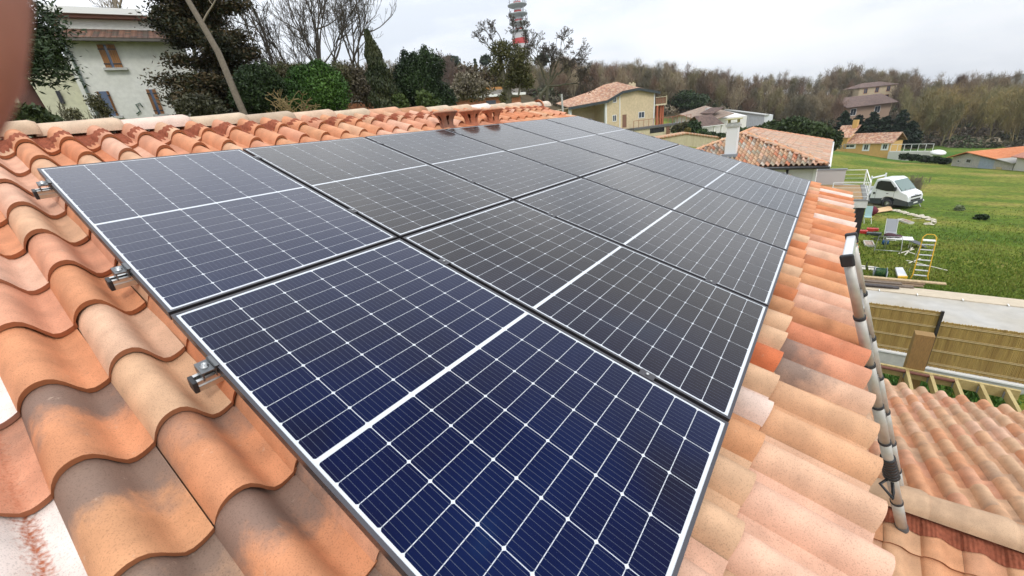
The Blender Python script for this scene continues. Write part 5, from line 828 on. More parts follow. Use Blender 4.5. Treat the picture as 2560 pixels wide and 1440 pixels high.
b.bx((-1.50, -1.0, 2.28), (-1.58, 1.0, 2.38)); b.bx((-1.50, -.95, 1.5), (-1.56, .95, 1.56)); b.build('headboard_frame', M_tkw, tk)
cu = bpy.data.curves.new('badge', 'FONT'); cu.body = 'IVECO'; cu.size = .14; cu.extrude = .004; cu.align_x = 'CENTER'; to = bpy.data.objects.new('tmp', cu); S.collection.objects.link(to); dg = bpy.context.evaluated_depsgraph_get(); me = bpy.data.meshes.new_from_object(to.evaluated_get(dg)); bpy.data.objects.remove(to)
me.materials.clear(); me.materials.append(mat('badge_grey', (.25, .25, .27), .4)); bo = link(me, 'badge', tk); bo.matrix_basis = Matrix(((0, 0, 1, 1.325), (1, 0, 0, 0), (0, 1, 0, 1.07), (0, 0, 0, 1)))
tk.rotation_euler.z = R(angT); nrm = np.array([math.sin(R(angT)), -math.cos(R(angT)), 0]); tk.location = [float(q) for q in (tk0 - nrm * .86)]
# ------------------------------------------------------------------ things on the lawn
def L_(x, y): 
    z = -8.8
    for _ in range(25): p = atz(x, y, z); z = .5 * z + .5 * gz(p[0], p[1])
    return p
def scl(x, y): p = L_(x, y); return mpp(x, y, math.hypot(p[0] - CAM[0], p[1] - CAM[1]))
# step ladder
c = L_(2295, 697); rgt = np.array([.0, -1., 0]); fwd = np.array([1., 0, 0]); t = thing('stepladder', 'yellow stepladder with white treads standing open on the lawn', 'stepladder', c); M_y = mat('ladder_yellow', (.72, .42, .03), .4); Hs = 2.0
for s_ in (-1, 1): b = MB(); b.tube([c + rgt * s_ * .33 + fwd * -.3, c + rgt * s_ * .25 + Z3 * .25 + fwd * -.22, c + rgt * s_ * .22 + Z3 * Hs + fwd * .1, c + rgt * s_ * .12 + Z3 * (Hs + .12) + fwd * .12, c + rgt * 0 + Z3 * (Hs + .13) + fwd * .12], .022, 8); b.build('stile', M_y, t, True); b = MB(); b.bar(c + rgt * s_ * .28 + fwd * .65, c + rgt * s_ * .22 + Z3 * 1.7 + fwd * .1, .025); b.build('rear_leg', M_alu, t)
for k in range(7): z = .25 + k * .235; b = MB(); b.box(c + Z3 * z + fwd * (-.26 + .19 * z), (.09, .44, .028)); b.build('tread', mat('tread_grey', (.6, .6, .6), .5), t)
b = MB(); b.box(c + Z3 * 1.86 + fwd * .08, (.24, .42, .03)); b.build('top_platform', M_trim, t)
# camping table with bag
c = L_(2240, 626); t = thing('folding_table', 'white topped camping table standing on the lawn beside the stepladder', 'table', c)
b = MB(); b.box(c + (0, 0, .74), (.70, 1.15, .03)); b.build('table_top', M_trim, t)
for sx in (-.3, .3):
    for sy in (-.52, .52): b = MB(); b.bar(c + (sx, sy, 0), c + (sx, sy, .73), .035, up=(1, 0, 0)); b.build('leg', M_alu, t)
b = MB(); b.blob(c + (0, .42, .87), (.2, .26, .13), 14, .12); b.blob(c + (.0, .08, .83), (.15, .2, .09), 12, .12); tag(b.build('work_bag', mat('dark_bag', (.04, .02, .025), .8, col2=(.09, .03, .04), vscale=6), None, True), 'dark slumped work bag on the camping table', 'bag')
# grey garden chair behind the table
c = L_(2230, 605) + (.9, .1, 0); t = thing('garden_chair', 'grey folding garden chair with tall back behind the table', 'chair', c); b = MB(); b.prism([c + (-.1, -.25, .45), c + (-.1, .25, .45), c + (.3, .25, 1.15), c + (.3, -.25, 1.15)], (.02, 0, .01)); b.build('backrest', mat('chair_mesh', (.30, .31, .33), .7), t); b = MB(); b.box(c + (-.35, 0, .44), (.5, .5, .03)); b.build('seat', MATS['chair_mesh'], t)
for s_ in (-.27, .27): b = MB(); b.tube([c + (-.6, s_, 0), c + (-.05, s_, .5), c + (.32, s_, 1.18)], .016, 6); b.tube([c + (.2, s_, 0), c + (-.55, s_, .45)], .014, 6); b.build('leg', M_alu, t)
# tubular frame in front of table
c = L_(2215, 638); t = thing('tubular_trestle', 'bare tubular steel trestle frame in front of the camping table', 'trestle', c)
b = MB(); y0, y1 = .55, -.55; b.tube([c + (-.15, y0, 0), c + (-.1, y0, .30), c + (.1, y0 - .08, 1.05), c + (.1, y1 + .05, 1.05), c + (-.1, y1, .30), c + (-.15, y1, 0)], .02, 7); b.tube([c + (-.1, y0, .30), c + (-.1, y1, .30)], .018, 7); b.tube([c + (.05, y0 - .05, .85), c + (.05, y1 + .05, .85)], .012, 6); b.build('frame', M_steel, t, True)
# black board leaning
c = L_(2282, 618); b = MB(); b.prism([c + (-.5, .5, .55), c + (.4, .75, .60), c + (.5, -.3, .18), c + (-.3, -.55, .08)], (.0, .0, .03)); tag(b.build('grey_board', mat('slate_board', (.07, .075, .09), .6)), 'dark grey board sagging off the right side of the table', 'board')
# red toolboxes, black crate
for k, (x, y, dx, m_, lab, sz) in enumerate(((2158, 583, 0, (.50, .03, .025), 'red tool case nearest the tiled eave', (.35, .42, .2)), (2175, 578, 0, (.52, .04, .03), 'red tool case in the middle behind the black crate', (.3, .40, .22)), (2187, 577, 0, (.46, .03, .03), 'red tool case at the right end of the three cases', (.3, .35, .18)), (2184, 588, 0, (.05, .065, .065), 'dark grey crate in front of the red tool cases', (.3, .75, .18)))):
    c = L_(x, y); t = thing('tool_case', lab, 'tool case', c, 'tool cases on the grass' if k < 3 else None); b = MB(); b.box(c + (0, 0, sz[2] / 2), sz); b.build('case_body', mat('case%d' % k, m_, .45), t, bevel=.02); b = MB(); b.tube([c + (0, .08, sz[2]), c + (0, .06, sz[2] + .05), c + (0, -.06, sz[2] + .05), c + (0, -.08, sz[2])], .012, 6); b.build('handle', M_black, t, True)
for k in range(5): 
    c = L_(2180 + k * 9, 597 + (k % 3) * 3); b = MB(); pts = [c + (random.uniform(-.3, .3), random.uniform(-.25, .25), .03 + .02 * random.random()) for _ in range(6)]; b.tube(pts, .012, 6); tag(b.build('black_cable', M_black, None, True), ['loose black cable nearest the tool cases', 'loose black cable second from the tool cases', 'loose black cable in the middle of the tangle', 'loose black cable beside the trestle foot', 'loose black cable under the camping table'][k], 'cable', 'black cables on the grass')
c = L_(2212, 612); b = MB(); b.blob(c + (0, 0, .15), (.14, .18, .16), 12, .1); tag(b.build('blue_bucket_bag', mat('blue_cloth', (.02, .09, .22), .7), None, True), 'small blue bag on the grass under the trestle', 'bag')
# pallets / crate pieces
def slatbox(x, y, l, w, ang, lab):
    c = L_(x, y); t = thing('wooden_crate', lab, 'crate', c, 'pale crates on the lawn'); d = np.array([math.cos(ang), math.sin(ang), 0]); e = np.array([-d[1], d[0], 0]); b = MB()
    b.box(c + (0, 0, .03), (l, w, .02), (d, e, Z3)); b.build('base', mat('crate_pale', (.62, .60, .55), .8), t); b = MB()
    for s_ in (-1, 1): b.box(c + e * s_ * w / 2 + (0, 0, .08), (l, .03, .12), (d, e, Z3)); b.box(c + d * s_ * l / 2 + (0, 0, .08), (.03, w, .12), (d, e, Z3))
    for k in (-.25, 0, .25): b.box(c + d * l * k + (0, 0, .11), (.06, w, .02), (d, e, Z3), 1)
    b.build('slats', [MATS['crate_pale'], mat('crate_red', (.40, .20, .14), .8)], t)
slatbox(2171, 612, 1.0, .42, .05, 'pale open crate left of the trestle'); slatbox(2263, 556, 1.15, .34, .45, 'pale open crate lying near the stone row')
# plank board near truck
c = [L_(2180, 537), L_(2231, 529), L_(2241, 524), L_(2225, 519), L_(2183, 527)]; b = MB(); b.prism([q + (0, 0, .10) for q in (c[0], c[1], c[3], c[4])], (0, 0, .05)); tag(b.build('plywood_board', mat('plywood', (.66, .44, .24), .7, var=.06)), 'large pale orange plywood board lying in front of the truck', 'board')
# maroon bag and teal chair
c = L_(2178, 538); t = thing('maroon_bag', 'bulging maroon cloth bag beside the plywood board', 'bag', c); b = MB(); b.blob(c + (0, 0, .35), (.34, .36, .36), 14, .10); b.build('bag_body', mat('maroon_cloth', (.12, .008, .025), .8), t, True); b = MB(); b.tube([c + (0, -.1, .6), c + (0, 0, .8), c + (0, .1, .6)], .02, 6); b.build('strap', M_black, t, True)
c = L_(2166, 556); t = thing('folding_chair', 'pale teal folding chair beside the maroon bag', 'chair', c); b = MB(); b.prism([c + (0, -.2, .45), c + (0, .2, .45), c + (.25, .2, 1.15), c + (.25, -.2, 1.15)], (.03, 0, 0)); b.build('backrest', mat('teal_cloth', (.30, .45, .44), .7), t); b = MB(); b.box(c + (-.2, 0, .45), (.4, .4, .03)); b.build('seat', MATS['teal_cloth'], t)
for s_ in (-.2, .2): b = MB(); b.tube([c + (-.45, s_ - .05, 0), c + (.05, s_, .5)], .014, 6); b.tube([c + (.25, s_, 0), c + (-.3, s_, .45)], .014, 6); b.build('leg', M_trim, t)
# round table tops / parasol base in two halves
c = L_(2166, 673); t = thing('split_round_tabletop', 'white round slatted disc in two halves lying on the grass', 'table top', c); 
for s_ in (-1, 1):
    b = MB(); pts = [c + np.array([.28 * math.sin(a), -s_ * (.06 + .52 * math.cos(a)), .06]) for a in np.linspace(-math.pi / 2, math.pi / 2, 14)]; b.prism(pts, (0, 0, .04)); b.build('half_disc', mat('chalky_disc', (.70, .66, .58), .8), t)
b = MB(); b.tube([c + (0, .03, .1), c + (.03, .03, .38)], .022, 8); b.bar(c + (0, .5, .12), c + (0, -.5, .12), .02); b.build('stem', M_black, t)
# hose reel
c = L_(2198, 692); t = thing('hose_reel', 'green garden hose wound on a reel near the plank pile', 'hose reel', c); b = MB()
for k in range(9): b.lathe(c + (0, .16 - k * .04, .24), [(.20 + .0, -.014), (.225, 0), (.20, .014), (.18, 0)], 20, axis=(0, 1, 0))
b.build('hose', mat('hose_green', (.02, .11, .045), .5), t, True)
for y in (.22, -.22): b = MB(); b.lathe(c + (0, y, .24), [(0, 0), (.25, 0), (.25, .02), (0, .02)], 20, axis=(0, 1, 0)); b.build('reel_flange', mat('reel_grey', (.18, .24, .28), .5), t)
b = MB(); b.tube([c + (-.2, -.24, 0), c + (0, -.26, .3), c + (.2, -.24, 0)], .015, 6); b.tube([c + (-.2, .24, 0), c + (0, .26, .3), c + (.2, .24, 0)], .015, 6); b.build('stand', M_steel, t)
# white lounger-like board with yellow end
c = [L_(2236, 676), L_(2255, 676), L_(2266, 697), L_(2242, 697)]; t = thing('insulation_board', 'white board with yellow end lying on the grass', 'board', c[0]); b = MB(); b.prism([q + (0, 0, .05) for q in c], (0, 0, .12)); b.build('board_body', mat('board_white', (.66, .67, .70), .6), t, bevel=.02); b = MB(); dd = (c[2] - c[1]) * .12; b.prism([c[3] + (0, 0, .06), c[2] + (0, 0, .06), c[2] - dd * -1 + (0, 0, .06), c[3] - dd * -1 + (0, 0, .06)], (0, 0, .10)); b.build('yellow_end', M_y, t)
# loose lumber and lath
for k, (p, q, lab) in enumerate((((2265, 653), (2367, 679), 'long thin white batten passing behind the stepladder'), ((2272, 660), (2300, 650), 'short white batten crossing the long one'), ((2261, 640), (2280, 623), 'pale stick, left one of the crossed sticks by the trestle'), ((2246, 636), (2283, 628), 'pale stick lying flattest of the crossed sticks by the trestle'), ((2268, 631), (2285, 641), 'pale stick, right one of the crossed sticks by the trestle'), ((2281, 549), (2301, 551), 'pale stick lying below the stone row'))):
    b = MB(); b.bar(L_(*p) + (0, 0, .05), L_(*q) + (0, 0, .06 + .02 * k), .06, .03); tag(b.build('batten', mat('batten_pale', (.64, .60, .50), .8)), lab, 'batten', 'loose battens on the lawn')
# stones
for k, (x, y) in enumerate(((2238, 528), (2246, 530), (2256, 532), (2266, 535), (2277, 538), (2288, 540), (2297, 543), (2302, 541), (2309, 545), (2319, 546), (2329, 551), (2334, 558), (2322, 562), (2183, 526))):
    c = L_(x, y); b = MB(); b.blob(c + (0, 0, .05), (random.uniform(.14, .26), random.uniform(.16, .3), .10), 8, .35)
    tag(b.build('stone', mat('pale_stone', (.55, .50, .40), .9, var=.2, vscale=3)), 'pale rough stone, one of the curved row on the lawn in front of the truck' if k < 13 else 'single pale stone beside the maroon bag', 'stone', 'row of stones on the lawn' if k < 13 else None)
# low white plank table by truck
c = L_(2284, 516); t = thing('low_bench', 'low white bench with trestle legs in front of the truck bumper', 'bench', c); b = MB(); b.box(c + (0, .3, .55), (.4, 1.6, .05)); b.build('seat', M_trim, t)
for s_ in (-.3, .35): b = MB(); b.bar(c + (-.15, s_ - .1, 0), c + (.1, s_ + .15, .53), .04); b.bar(c + (.15, s_ - .1, 0), c + (-.1, s_ + .15, .53), .04); b.build('leg', M_alu, t)
# dirt track
b = MB(); P_ = [L_(2160, 512), L_(2215, 524), L_(2270, 514), L_(2200, 500)]; b.add([q + (0, 0, .03) for q in P_], [(0, 1, 2, 3)]); tag(b.build('track', mat('trodden_earth', (.19, .15, .09), .95, col2=(.08, .10, .03), vscale=1.5)), kind='structure')
# ------------------------------------------------------------------ crouching person below the eave
def skin_person(joints, edges, rad, name, m, parent):
    me = bpy.data.meshes.new(name); me.from_pydata([tuple(map(float, j)) for j in joints], edges, []); me.materials.append(m); o = bpy.data.objects.new(name, me); S.collection.objects.link(o)
    if parent: o.parent = parent; o.matrix_parent_inverse = parent.matrix_basis.inverted()
    sk = o.modifiers.new('skin', 'SKIN'); me.skin_vertices[0].data[0].use_root = True
    for v, r_ in zip(me.skin_vertices[0].data, rad): v.radius = (r_, r_)
    ss = o.modifiers.new('sub', 'SUBSURF'); ss.levels = 1; ss.render_levels = 2; return o
fb = atz(2150, 935, -9.15)
pe = thing('person', 'person in blue jeans and black boots bending down behind the eave', 'person', fb); f = fb; q = lambda x, y, z: f + np.array([x, y, z])
J = [q(0, .15, .86), q(-.1, .45, 1.0), q(-.12, .70, 1.02), q(-.14, .84, .98), q(.0, .05, .80), q(-.02, -.02, .46), q(.03, .04, .08), q(.0, .25, .80), q(-.3, .30, .50), q(-.3, .26, .08), q(-.02, -.10, .04), q(-.42, .14, .04), q(.06, .66, .92), q(.08, .80, .62), q(-.02, .95, .40), q(-.3, .70, .92), q(-.34, .86, .66), q(-.26, 1.0, .42)]
body = skin_person(J, [(0, 1), (1, 2), (2, 3), (0, 4), (4, 5), (5, 6), (0, 7), (7, 8), (8, 9), (6, 10), (9, 11), (2, 12), (12, 13), (13, 14), (2, 15), (15, 16), (16, 17)], [.15, .15, .13, .055, .10, .075, .05, .10, .075, .05, .04, .04, .07, .05, .035, .07, .05, .035], 'body', mat('blue_denim', (.03, .055, .13), .85, var=.3, vscale=8), pe)
b = MB(); b.blob(q(-.15, .98, .93), (.10, .11, .13), 14, .02); b.blob(q(-.15, 1.085, .91), (.015, .02, .02), 6, 0); b.build('head', mat('skin', (.55, .32, .22), .6), pe, True); b = MB(); b.blob(q(-.14, .95, .98), (.105, .105, .10), 12, .04); b.build('hair', mat('dark_hair', (.03, .02, .015), .8), pe, True)
for cx_, cy_ in ((.02, -.05), (-.36, .18)): b = MB(); b.tube([q(cx_, cy_ + .09, .22), q(cx_, cy_ + .08, .10), q(cx_, cy_ + .0, .06), q(cx_ - .02, cy_ - .14, .045)], [.06, .065, .06, .045], 12); b.build('boot', M_black, pe, True)
for cx_, cy_, cz_ in ((-.02, .98, .35), (-.26, 1.03, .37)):
    b = MB(); b.blob(q(cx_, cy_, cz_), (.04, .03, .045), 8, .05)
    for k in range(4): b.tube([q(cx_ - .03 + k * .02, cy_ + .02, cz_ - .02), q(cx_ - .03 + k * .02, cy_ + .035, cz_ - .055 - .006 * (k in (1, 2))), q(cx_ - .03 + k * .02, cy_ + .02, cz_ - .085 - .006 * (k in (1, 2)))], [.009, .008, .006], 6)
    b.tube([q(cx_ + .035, cy_, cz_ + .01), q(cx_ + .055, cy_ + .02, cz_ - .02), q(cx_ + .05, cy_ + .035, cz_ - .04)], [.010, .009, .007], 6); b.build('hand', MATS['skin'], pe, True)
# ------------------------------------------------------------------ finger at the lens edge
def cp_(x, y, d): return CAM + (RT * ((x - 1280) / F) + DN * ((y - 720) / F) + FW) * d
hd = thing('person', "out of focus fingertip intruding at the left edge of the view", 'person', cp_(-400, 60, .06)); M_sk = mat('finger_skin', (.36, .15, .10), .55, col2=(.30, .115, .075), vscale=40, var=.08)
fj = [cp_(-118, 60, .050), cp_(-150, -330, .052), cp_(-330, -900, .062), cp_(-800, -1500, .080)]
kn = [cp_(-800, -1500, .080), cp_(-1100, -1900, .11)]
pts = [cp_(-980, -1700, .105), cp_(-700, -1250, .080), cp_(-380, -850, .062), cp_(-230, -330, .053), cp_(-205, -60, .0505), cp_(-215, 130, .050), cp_(-262, 300, .0500), cp_(-310, 400, .0500)]
b = MB(); b.tube(pts, [.0125, .0105, .0096, .0096, .0094, .0090, .0080, .0045], 20)
pal = cp_(-1300, -1900, .15)
b.blob(pal, (.042, .040, .022), 14, .03)
for k, (dx, dy) in enumerate(((-500, 150), (-900, 250), (-1350, 300))):
    b.tube([pal, cp_(-1100 + dx, -1500 + dy, .115), cp_(-1000 + dx, -1150 + dy, .12), cp_(-1150 + dx, -950 + dy, .135)], [.012, .0095, .0085, .006], 12)
b.tube([pal, cp_(-900, -2300, .13), cp_(-600, -2250, .12)], [.014, .011, .008], 12)
b.tube([pal, pal + np.array([-.08, -.06, -.10]), pal + np.array([-.12, -.14, -.26])], [.026, .027, .034], 16)
o = b.build('hand', M_sk, hd, True)
# ------------------------------------------------------------------ trees and bushes, near to far
# bent conifer at far left beside the finger
t = thing('pine_tree', 'leaning dark pine at the left edge in front of the yellowish wall', 'tree', gp(95, 300, 13)); base = gp(110, 330, 13); p1 = atd(85, 270, 13); p2 = atd(45, 190, 13); p3 = atd(30, 60, 13.3); p4 = atd(40, -60, 13.5)
b = MB(); b.tube([base, p1, p2, p3, p4], [.20, .17, .12, .09, .05], 10); b.build('trunk', mat('red_brown_bark', (.09, .04, .03), .9, bump=.8), t, True)
rn = np.random.default_rng(5); segs = []; Cs = []
for (x0, y0, x1, y1, n_) in ((35, 100, 130, 40, 420), (38, 60, 90, 10, 260), (40, 130, 150, 90, 520), (42, 150, 140, 130, 520), (45, 170, 150, 150, 380), (48, 185, 190, 186, 130), (60, 200, 125, 210, 60), (30, 80, -30, 40, 200), (60, 110, 110, 150, 420)):
    a, c = atd(x0, y0, 13), atd(x1, y1, 13 + rn.uniform(-.7, .7)); segs.append((a, c, .03, .008)); f = rn.random(n_)[:, None] ** .7; Cs.append(a + (c - a) * f + rn.normal(size=(n_, 3)) * np.array([.13, .13, .10]))
v, fq = seg_mesh(segs, 5); npmesh('branches', v, fq, M_twig, t, True); C = np.concatenate(Cs); C = np.concatenate([C + rn.normal(size=C.shape) * .06 for _ in range(2)]); V, Fq = leaf_cards(C, None, .040, rn, .3, 2.8); npmesh('crown', V, Fq, M_leaf, t, False, None, {'lcol': lcols(C, [(.012, .022, .010), (.025, .045, .018), (.05, .075, .03)], rn, 4, .5)})
bush('shrub', 'dark green shrub under the leaning pine at the left edge', 60, 10.5, [(60, 292, 60, 46), (25, 290, 50, 60), (115, 305, 45, 28)], 5200, .055, [(.014, .022, .008), (.03, .05, .014), (.055, .075, .02)], 11, shell=.3)
bare_tree('bare_shrub', gp(215, 300, 16) + (0, 0, .3), 3.0, 'leafless twiggy shrub against the white wall between downpipe and lower window', 21, 5, spread=.45, up=.3, stems=7, rmin=.005, side=.1, mtw=mat('olive_twigs', (.10, .09, .055), .9), r=.014, cat_='shrub')
bush('shrub', 'thin olive shrub before the lower left window of the white house', 245, 15.5, [(240, 258, 30, 34), (262, 276, 22, 28), (185, 285, 24, 20)], 1500, .035, OL, 12, shell=.1)
# big cypress-like conifer
def conifer(name, label, base, H, Rm, cols, seed, n, size, droop=.15, par=None, full=.05, pw=.8, lean=(0, 0)):
    rn = np.random.default_rng(seed); t = thing(name, label, 'tree', base); base = np.array(base, float); top = base + np.array([lean[0], lean[1], H]); b = MB(); b.tube([base, (base + top) / 2, top], [H * .022, H * .014, .02], 10); b.build('trunk', M_bark, t, True); segs = []; Cs = []; nb_ = int(H * 11)
    for k in range(nb_):
        f = full + (1 - full) * (k + rn.random()) / nb_; o = base + (top - base) * f; L = Rm * ((1 - f) ** pw) * rn.uniform(.65, 1.2) * (1 if f > .15 else .8); a = rn.random() * 6.283; d = np.array([math.cos(a), math.sin(a), rn.uniform(-.1, .35)]); e = o + d * L - Z3 * droop * L * .4; segs.append((o, e, .035 * (1 - f) + .01, .006)); m_ = int(n * L / (nb_ * Rm * .45)); u = rn.random(m_)[:, None] ** .6; sp_ = .10 * L + .07; Cs.append(o + (e - o) * u + rn.normal(size=(m_, 3)) * np.array([sp_, sp_, sp_ * .55]))
    v, fq = seg_mesh(segs, 4); npmesh('branches', v, fq, M_twig, t); C = np.concatenate(Cs); V, Fq = leaf_cards(C, None, size, rn, .35, 2.0); npmesh('crown', V, Fq, M_leaf, t, False, None, {'lcol': lcols(C, cols, rn, 4, 1.0)}); return t
cbp = gp(572, 270, 20); conifer('cypress_tree', 'huge brownish dark conifer covering the right side of the white house', cbp, 9.0, 2.15, [(.012, .018, .008), (.032, .036, .014), (.085, .055, .022), (.028, .038, .014)], 31, 95000, .062, full=.06, pw=.45)
# leaning bare trunk in front of conifer
b0 = atd(600, 262, 17.0); b1 = atd(545, 130, 17.2); b2 = atd(505, 60, 17.3); b3 = atd(463, -12, 17.5); b4 = atd(420, -110, 17.7); t = thing('leaning_tree', 'bare grey trunk leaning left in front of the brown conifer', 'tree', (b0[0], b0[1], gz(b0[0], b0[1]))); b = MB(); b.tube([(b0[0] + .3, b0[1] - .1, gz(b0[0], b0[1])), b0, b1, b2, b3, b4], [.13, .11, .095, .085, .075, .045], 10); b.build('trunk', mat('pale_bark', (.17, .14, .105), .9, bump=.8, bscale=10, var=.2), t, True); segs = [[] for _ in range(10)]; rn = np.random.default_rng(3); grow(rn, b2, (.4, -.1, .8), 1.0, .03, 4, segs, .5, .2, rmin=.006); grow(rn, b3, (-.5, .3, .8), 1.6, .05, 4, segs, .5, .2, rmin=.006); grow(rn, b3, (.6, .1, .9), 1.4, .04, 4, segs, .5, .2, rmin=.006); v, fq = cat([seg_mesh(s_, 4) for s_ in segs if s_]); npmesh('crown', v, fq, M_twigp, t)
bush('shrub', 'olive grey scrub growing at the foot of the brown conifer', 470, 16.5, [(490, 262, 40, 34), (455, 270, 22, 26), (530, 272, 40, 28)], 3600, .065, [(.03, .032, .018), (.06, .06, .03), (.09, .085, .045)], 13, shell=.1)
bush('evergreen_bush', 'dark evergreen bush right of the leaning trunk', 640, 17.5, [(640, 225, 48, 75), (610, 250, 34, 40), (668, 215, 40, 60)], 16000, .055, [(.010, .02, .008), (.02, .04, .012), (.04, .065, .018)], 14, shell=.5)
bush('ivy_mound', 'bright green ivy covered mound below the big bare tree', 785, 18, [(785, 240, 62, 62), (745, 262, 60, 30), (830, 225, 40, 60), (760, 190, 34, 32), (800, 175, 32, 24), (715, 240, 40, 46)], 30000, .052, [(.02, .05, .01), (.04, .10, .015), (.085, .17, .03)], 15, shell=.5)
bush('ivy_mound', 'olive and brown creeper tangle between the dark bush and the bright ivy', 715, 19.5, [(705, 195, 40, 45), (740, 185, 50, 30), (850, 195, 34, 40), (680, 250, 30, 40)], 11000, .05, [(.05, .045, .02), (.09, .075, .035), (.06, .09, .02)], 16, shell=.3)
bare_tree('vine_shrub', gp(700, 260, 16.8) + (0, 0, 1.0), 3.0, 'pale yellow leafless vines hanging over the ivy', 23, 4, spread=.9, up=.0, stems=4, rmin=.010, mtw=mat('yellow_vine', (.28, .20, .09), .9), mtr=mat('yellow_vine', (.28, .20, .09), .9), r=.025, cat_='vine')
# large bare tree
tb = gp(738, 170, 24)
bare_tree('bare_tree', tb, 12.0, 'large spreading leafless tree with several trunks against the sky', 44, 6, spread=.52, up=.22, stems=4, thr=.25, rmin=.007, r=.17, side=.12, kids=(2, 3))
bare_tree('bare_tree', gp(340, 40, 34), 17, 'leafless tree rising behind the roof of the white house', 46, 6, spread=.5, up=.25, stems=2, rmin=.012, r=.16, mtw=M_twigp)
for k, (x, D, h, sd_, lab) in enumerate(((880, 34, 4.6, 47, 'thin bare tree just left of the narrow cypress'), (985, 36, 5.2, 48, 'thin bare tree rising right of the narrow cypress'), (1075, 40, 4.8, 49, 'bare tree showing above the dark laurel'), (1125, 48, 6.0, 50, 'dense rounded bare tree right of the dark laurel'))): bare_tree('bare_tree', gp(x, 230, D), h, lab, sd_, 6, spread=.45, up=.22, stems=2, rmin=.010, r=.10, mtw=M_twigp if k < 3 else mat('purple_twigs', (.17, .13, .11), .9))
# narrow cypress
cb = atd(988, 285, 19); ctp = atd(917, 80, 19.3); gzc = gz(cb[0], cb[1]); t = thing('narrow_cypress', 'narrow dark cypress leaning slightly left', 'tree', (cb[0], cb[1], gzc)); rn = np.random.default_rng(61); n_ = 24000; f = rn.random(n_) ** 1.25; ang_ = rn.random(n_) * 6.283; base = np.array([cb[0], cb[1], gzc]); ax2 = ctp - base; rad = (.92 * (1 - f) ** .75 * (.5 + .5 * np.minimum(1, f * 6)) + .06) * (.55 + .5 * rn.random(n_)) * (1 + .18 * np.sin(f * 40 + ang_ * 2)); C = base + ax2 * f[:, None] + np.stack([np.cos(ang_) * rad, np.sin(ang_) * rad, rn.normal(size=n_) * .05], 1); V, Fq = leaf_cards(C, np.tile([0, 0, 1.], (n_, 1)), .055, rn, 0, 2.2); npmesh('crown', V, Fq, M_leaf, t, False, None, {'lcol': lcols(C, [(.012, .022, .008), (.03, .042, .014), (.06, .065, .025)], rn, 4, .6)}); b = MB(); b.tube([base, ctp], [.12, .02], 8); b.build('trunk', M_bark, t, True)
bush('laurel_tree', 'dark green laurel with pointed tops right of the narrow cypress', 1055, 20, [(1050, 215, 58, 62), (1070, 170, 42, 42), (1015, 200, 34, 50), (1108, 250, 34, 40), (1062, 132, 12, 18), (1015, 145, 13, 22), (1035, 150, 14, 20), (1075, 255, 50, 32)], 30000, .054, [(.008, .018, .008), (.018, .036, .012), (.04, .07, .02)], 62, shell=.55, cat_='tree')
bush('laurel_tree', 'lighter green shoots low in front of the dark laurel', 1062, 18.8, [(1062, 250, 26, 26), (1000, 262, 26, 30), (1085, 262, 20, 18)], 1800, .08, [(.03, .055, .012), (.06, .09, .02), (.08, .11, .03)], 63, shell=.2)
bush('scrub', 'grey brown winter scrub between ivy mound and cypress', 895, 24, [(890, 215, 45, 55), (880, 190, 40, 35), (925, 240, 30, 40)], 3200, .09, [(.06, .05, .03), (.10, .08, .05), (.13, .115, .075)], 64, shell=.05, trunk=False)
bush('scrub', 'pale blossoming scrub right of the dark laurel', 1165, 34, [(1165, 205, 36, 28), (1195, 225, 40, 26), (1150, 235, 40, 20)], 3400, .13, [(.12, .10, .06), (.24, .21, .15), (.09, .075, .045)], 65, shell=.05, trunk=False)
bush('scrub', 'brown winter scrub in front of the hill between laurel and ivy tree', 1215, 52, [(1200, 190, 60, 22), (1150, 180, 50, 20), (1260, 210, 50, 28), (1230, 225, 45, 22)], 4500, .2, [(.06, .05, .03), (.11, .085, .055), (.08, .075, .03)], 66, shell=.05, trunk=False)
# ivy clad tree in front of tower
ib = gp(1262, 262, 30); t = thing('ivy_clad_tree', 'forked tree smothered in ivy in front of the communications tower', 'tree', ib); b = MB(); b.tube([ib, atd(1268, 222, 30), atd(1258, 190, 30), atd(1250, 140, 30.2)], [.36, .28, .2, .12], 10); b.tube([atd(1266, 225, 30), atd(1300, 175, 30.3), atd(1310, 130, 30.4)], [.2, .14, .08], 8); b.tube([atd(1262, 240, 30), atd(1296, 240, 29.8), atd(1302, 205, 29.8)], [.12, .09, .06], 8); b.build('trunk', M_bark, t, True)
crown([ell_px(*e, 30) for e in ((1252, 125, 30, 26), (1290, 150, 36, 42), (1240, 170, 20, 24), (1300, 190, 30, 24), (1270, 205, 24, 22), (1262, 245, 16, 20), (1318, 205, 22, 18))], 9000, .085, [(.05, .052, .018), (.085, .085, .03), (.12, .11, .04)], 71, parent=t, shell=.15); segs = [[] for _ in range(10)]; rn = np.random.default_rng(72)
for (x, y, dx) in ((1240, 115, -1), (1255, 105, -.3), (1285, 110, .2), (1310, 120, .8), (1320, 140, 1.2), (1232, 130, -1.3)): grow(rn, atd(x, y, 30), RT * dx * .6 + Z3 * .9, .62, .035, 5, segs, .6, .1, rmin=.009)
v, fq = cat([seg_mesh(s_, 4) for s_ in segs if s_]); npmesh('upper_branches', v, fq, M_twig, t)
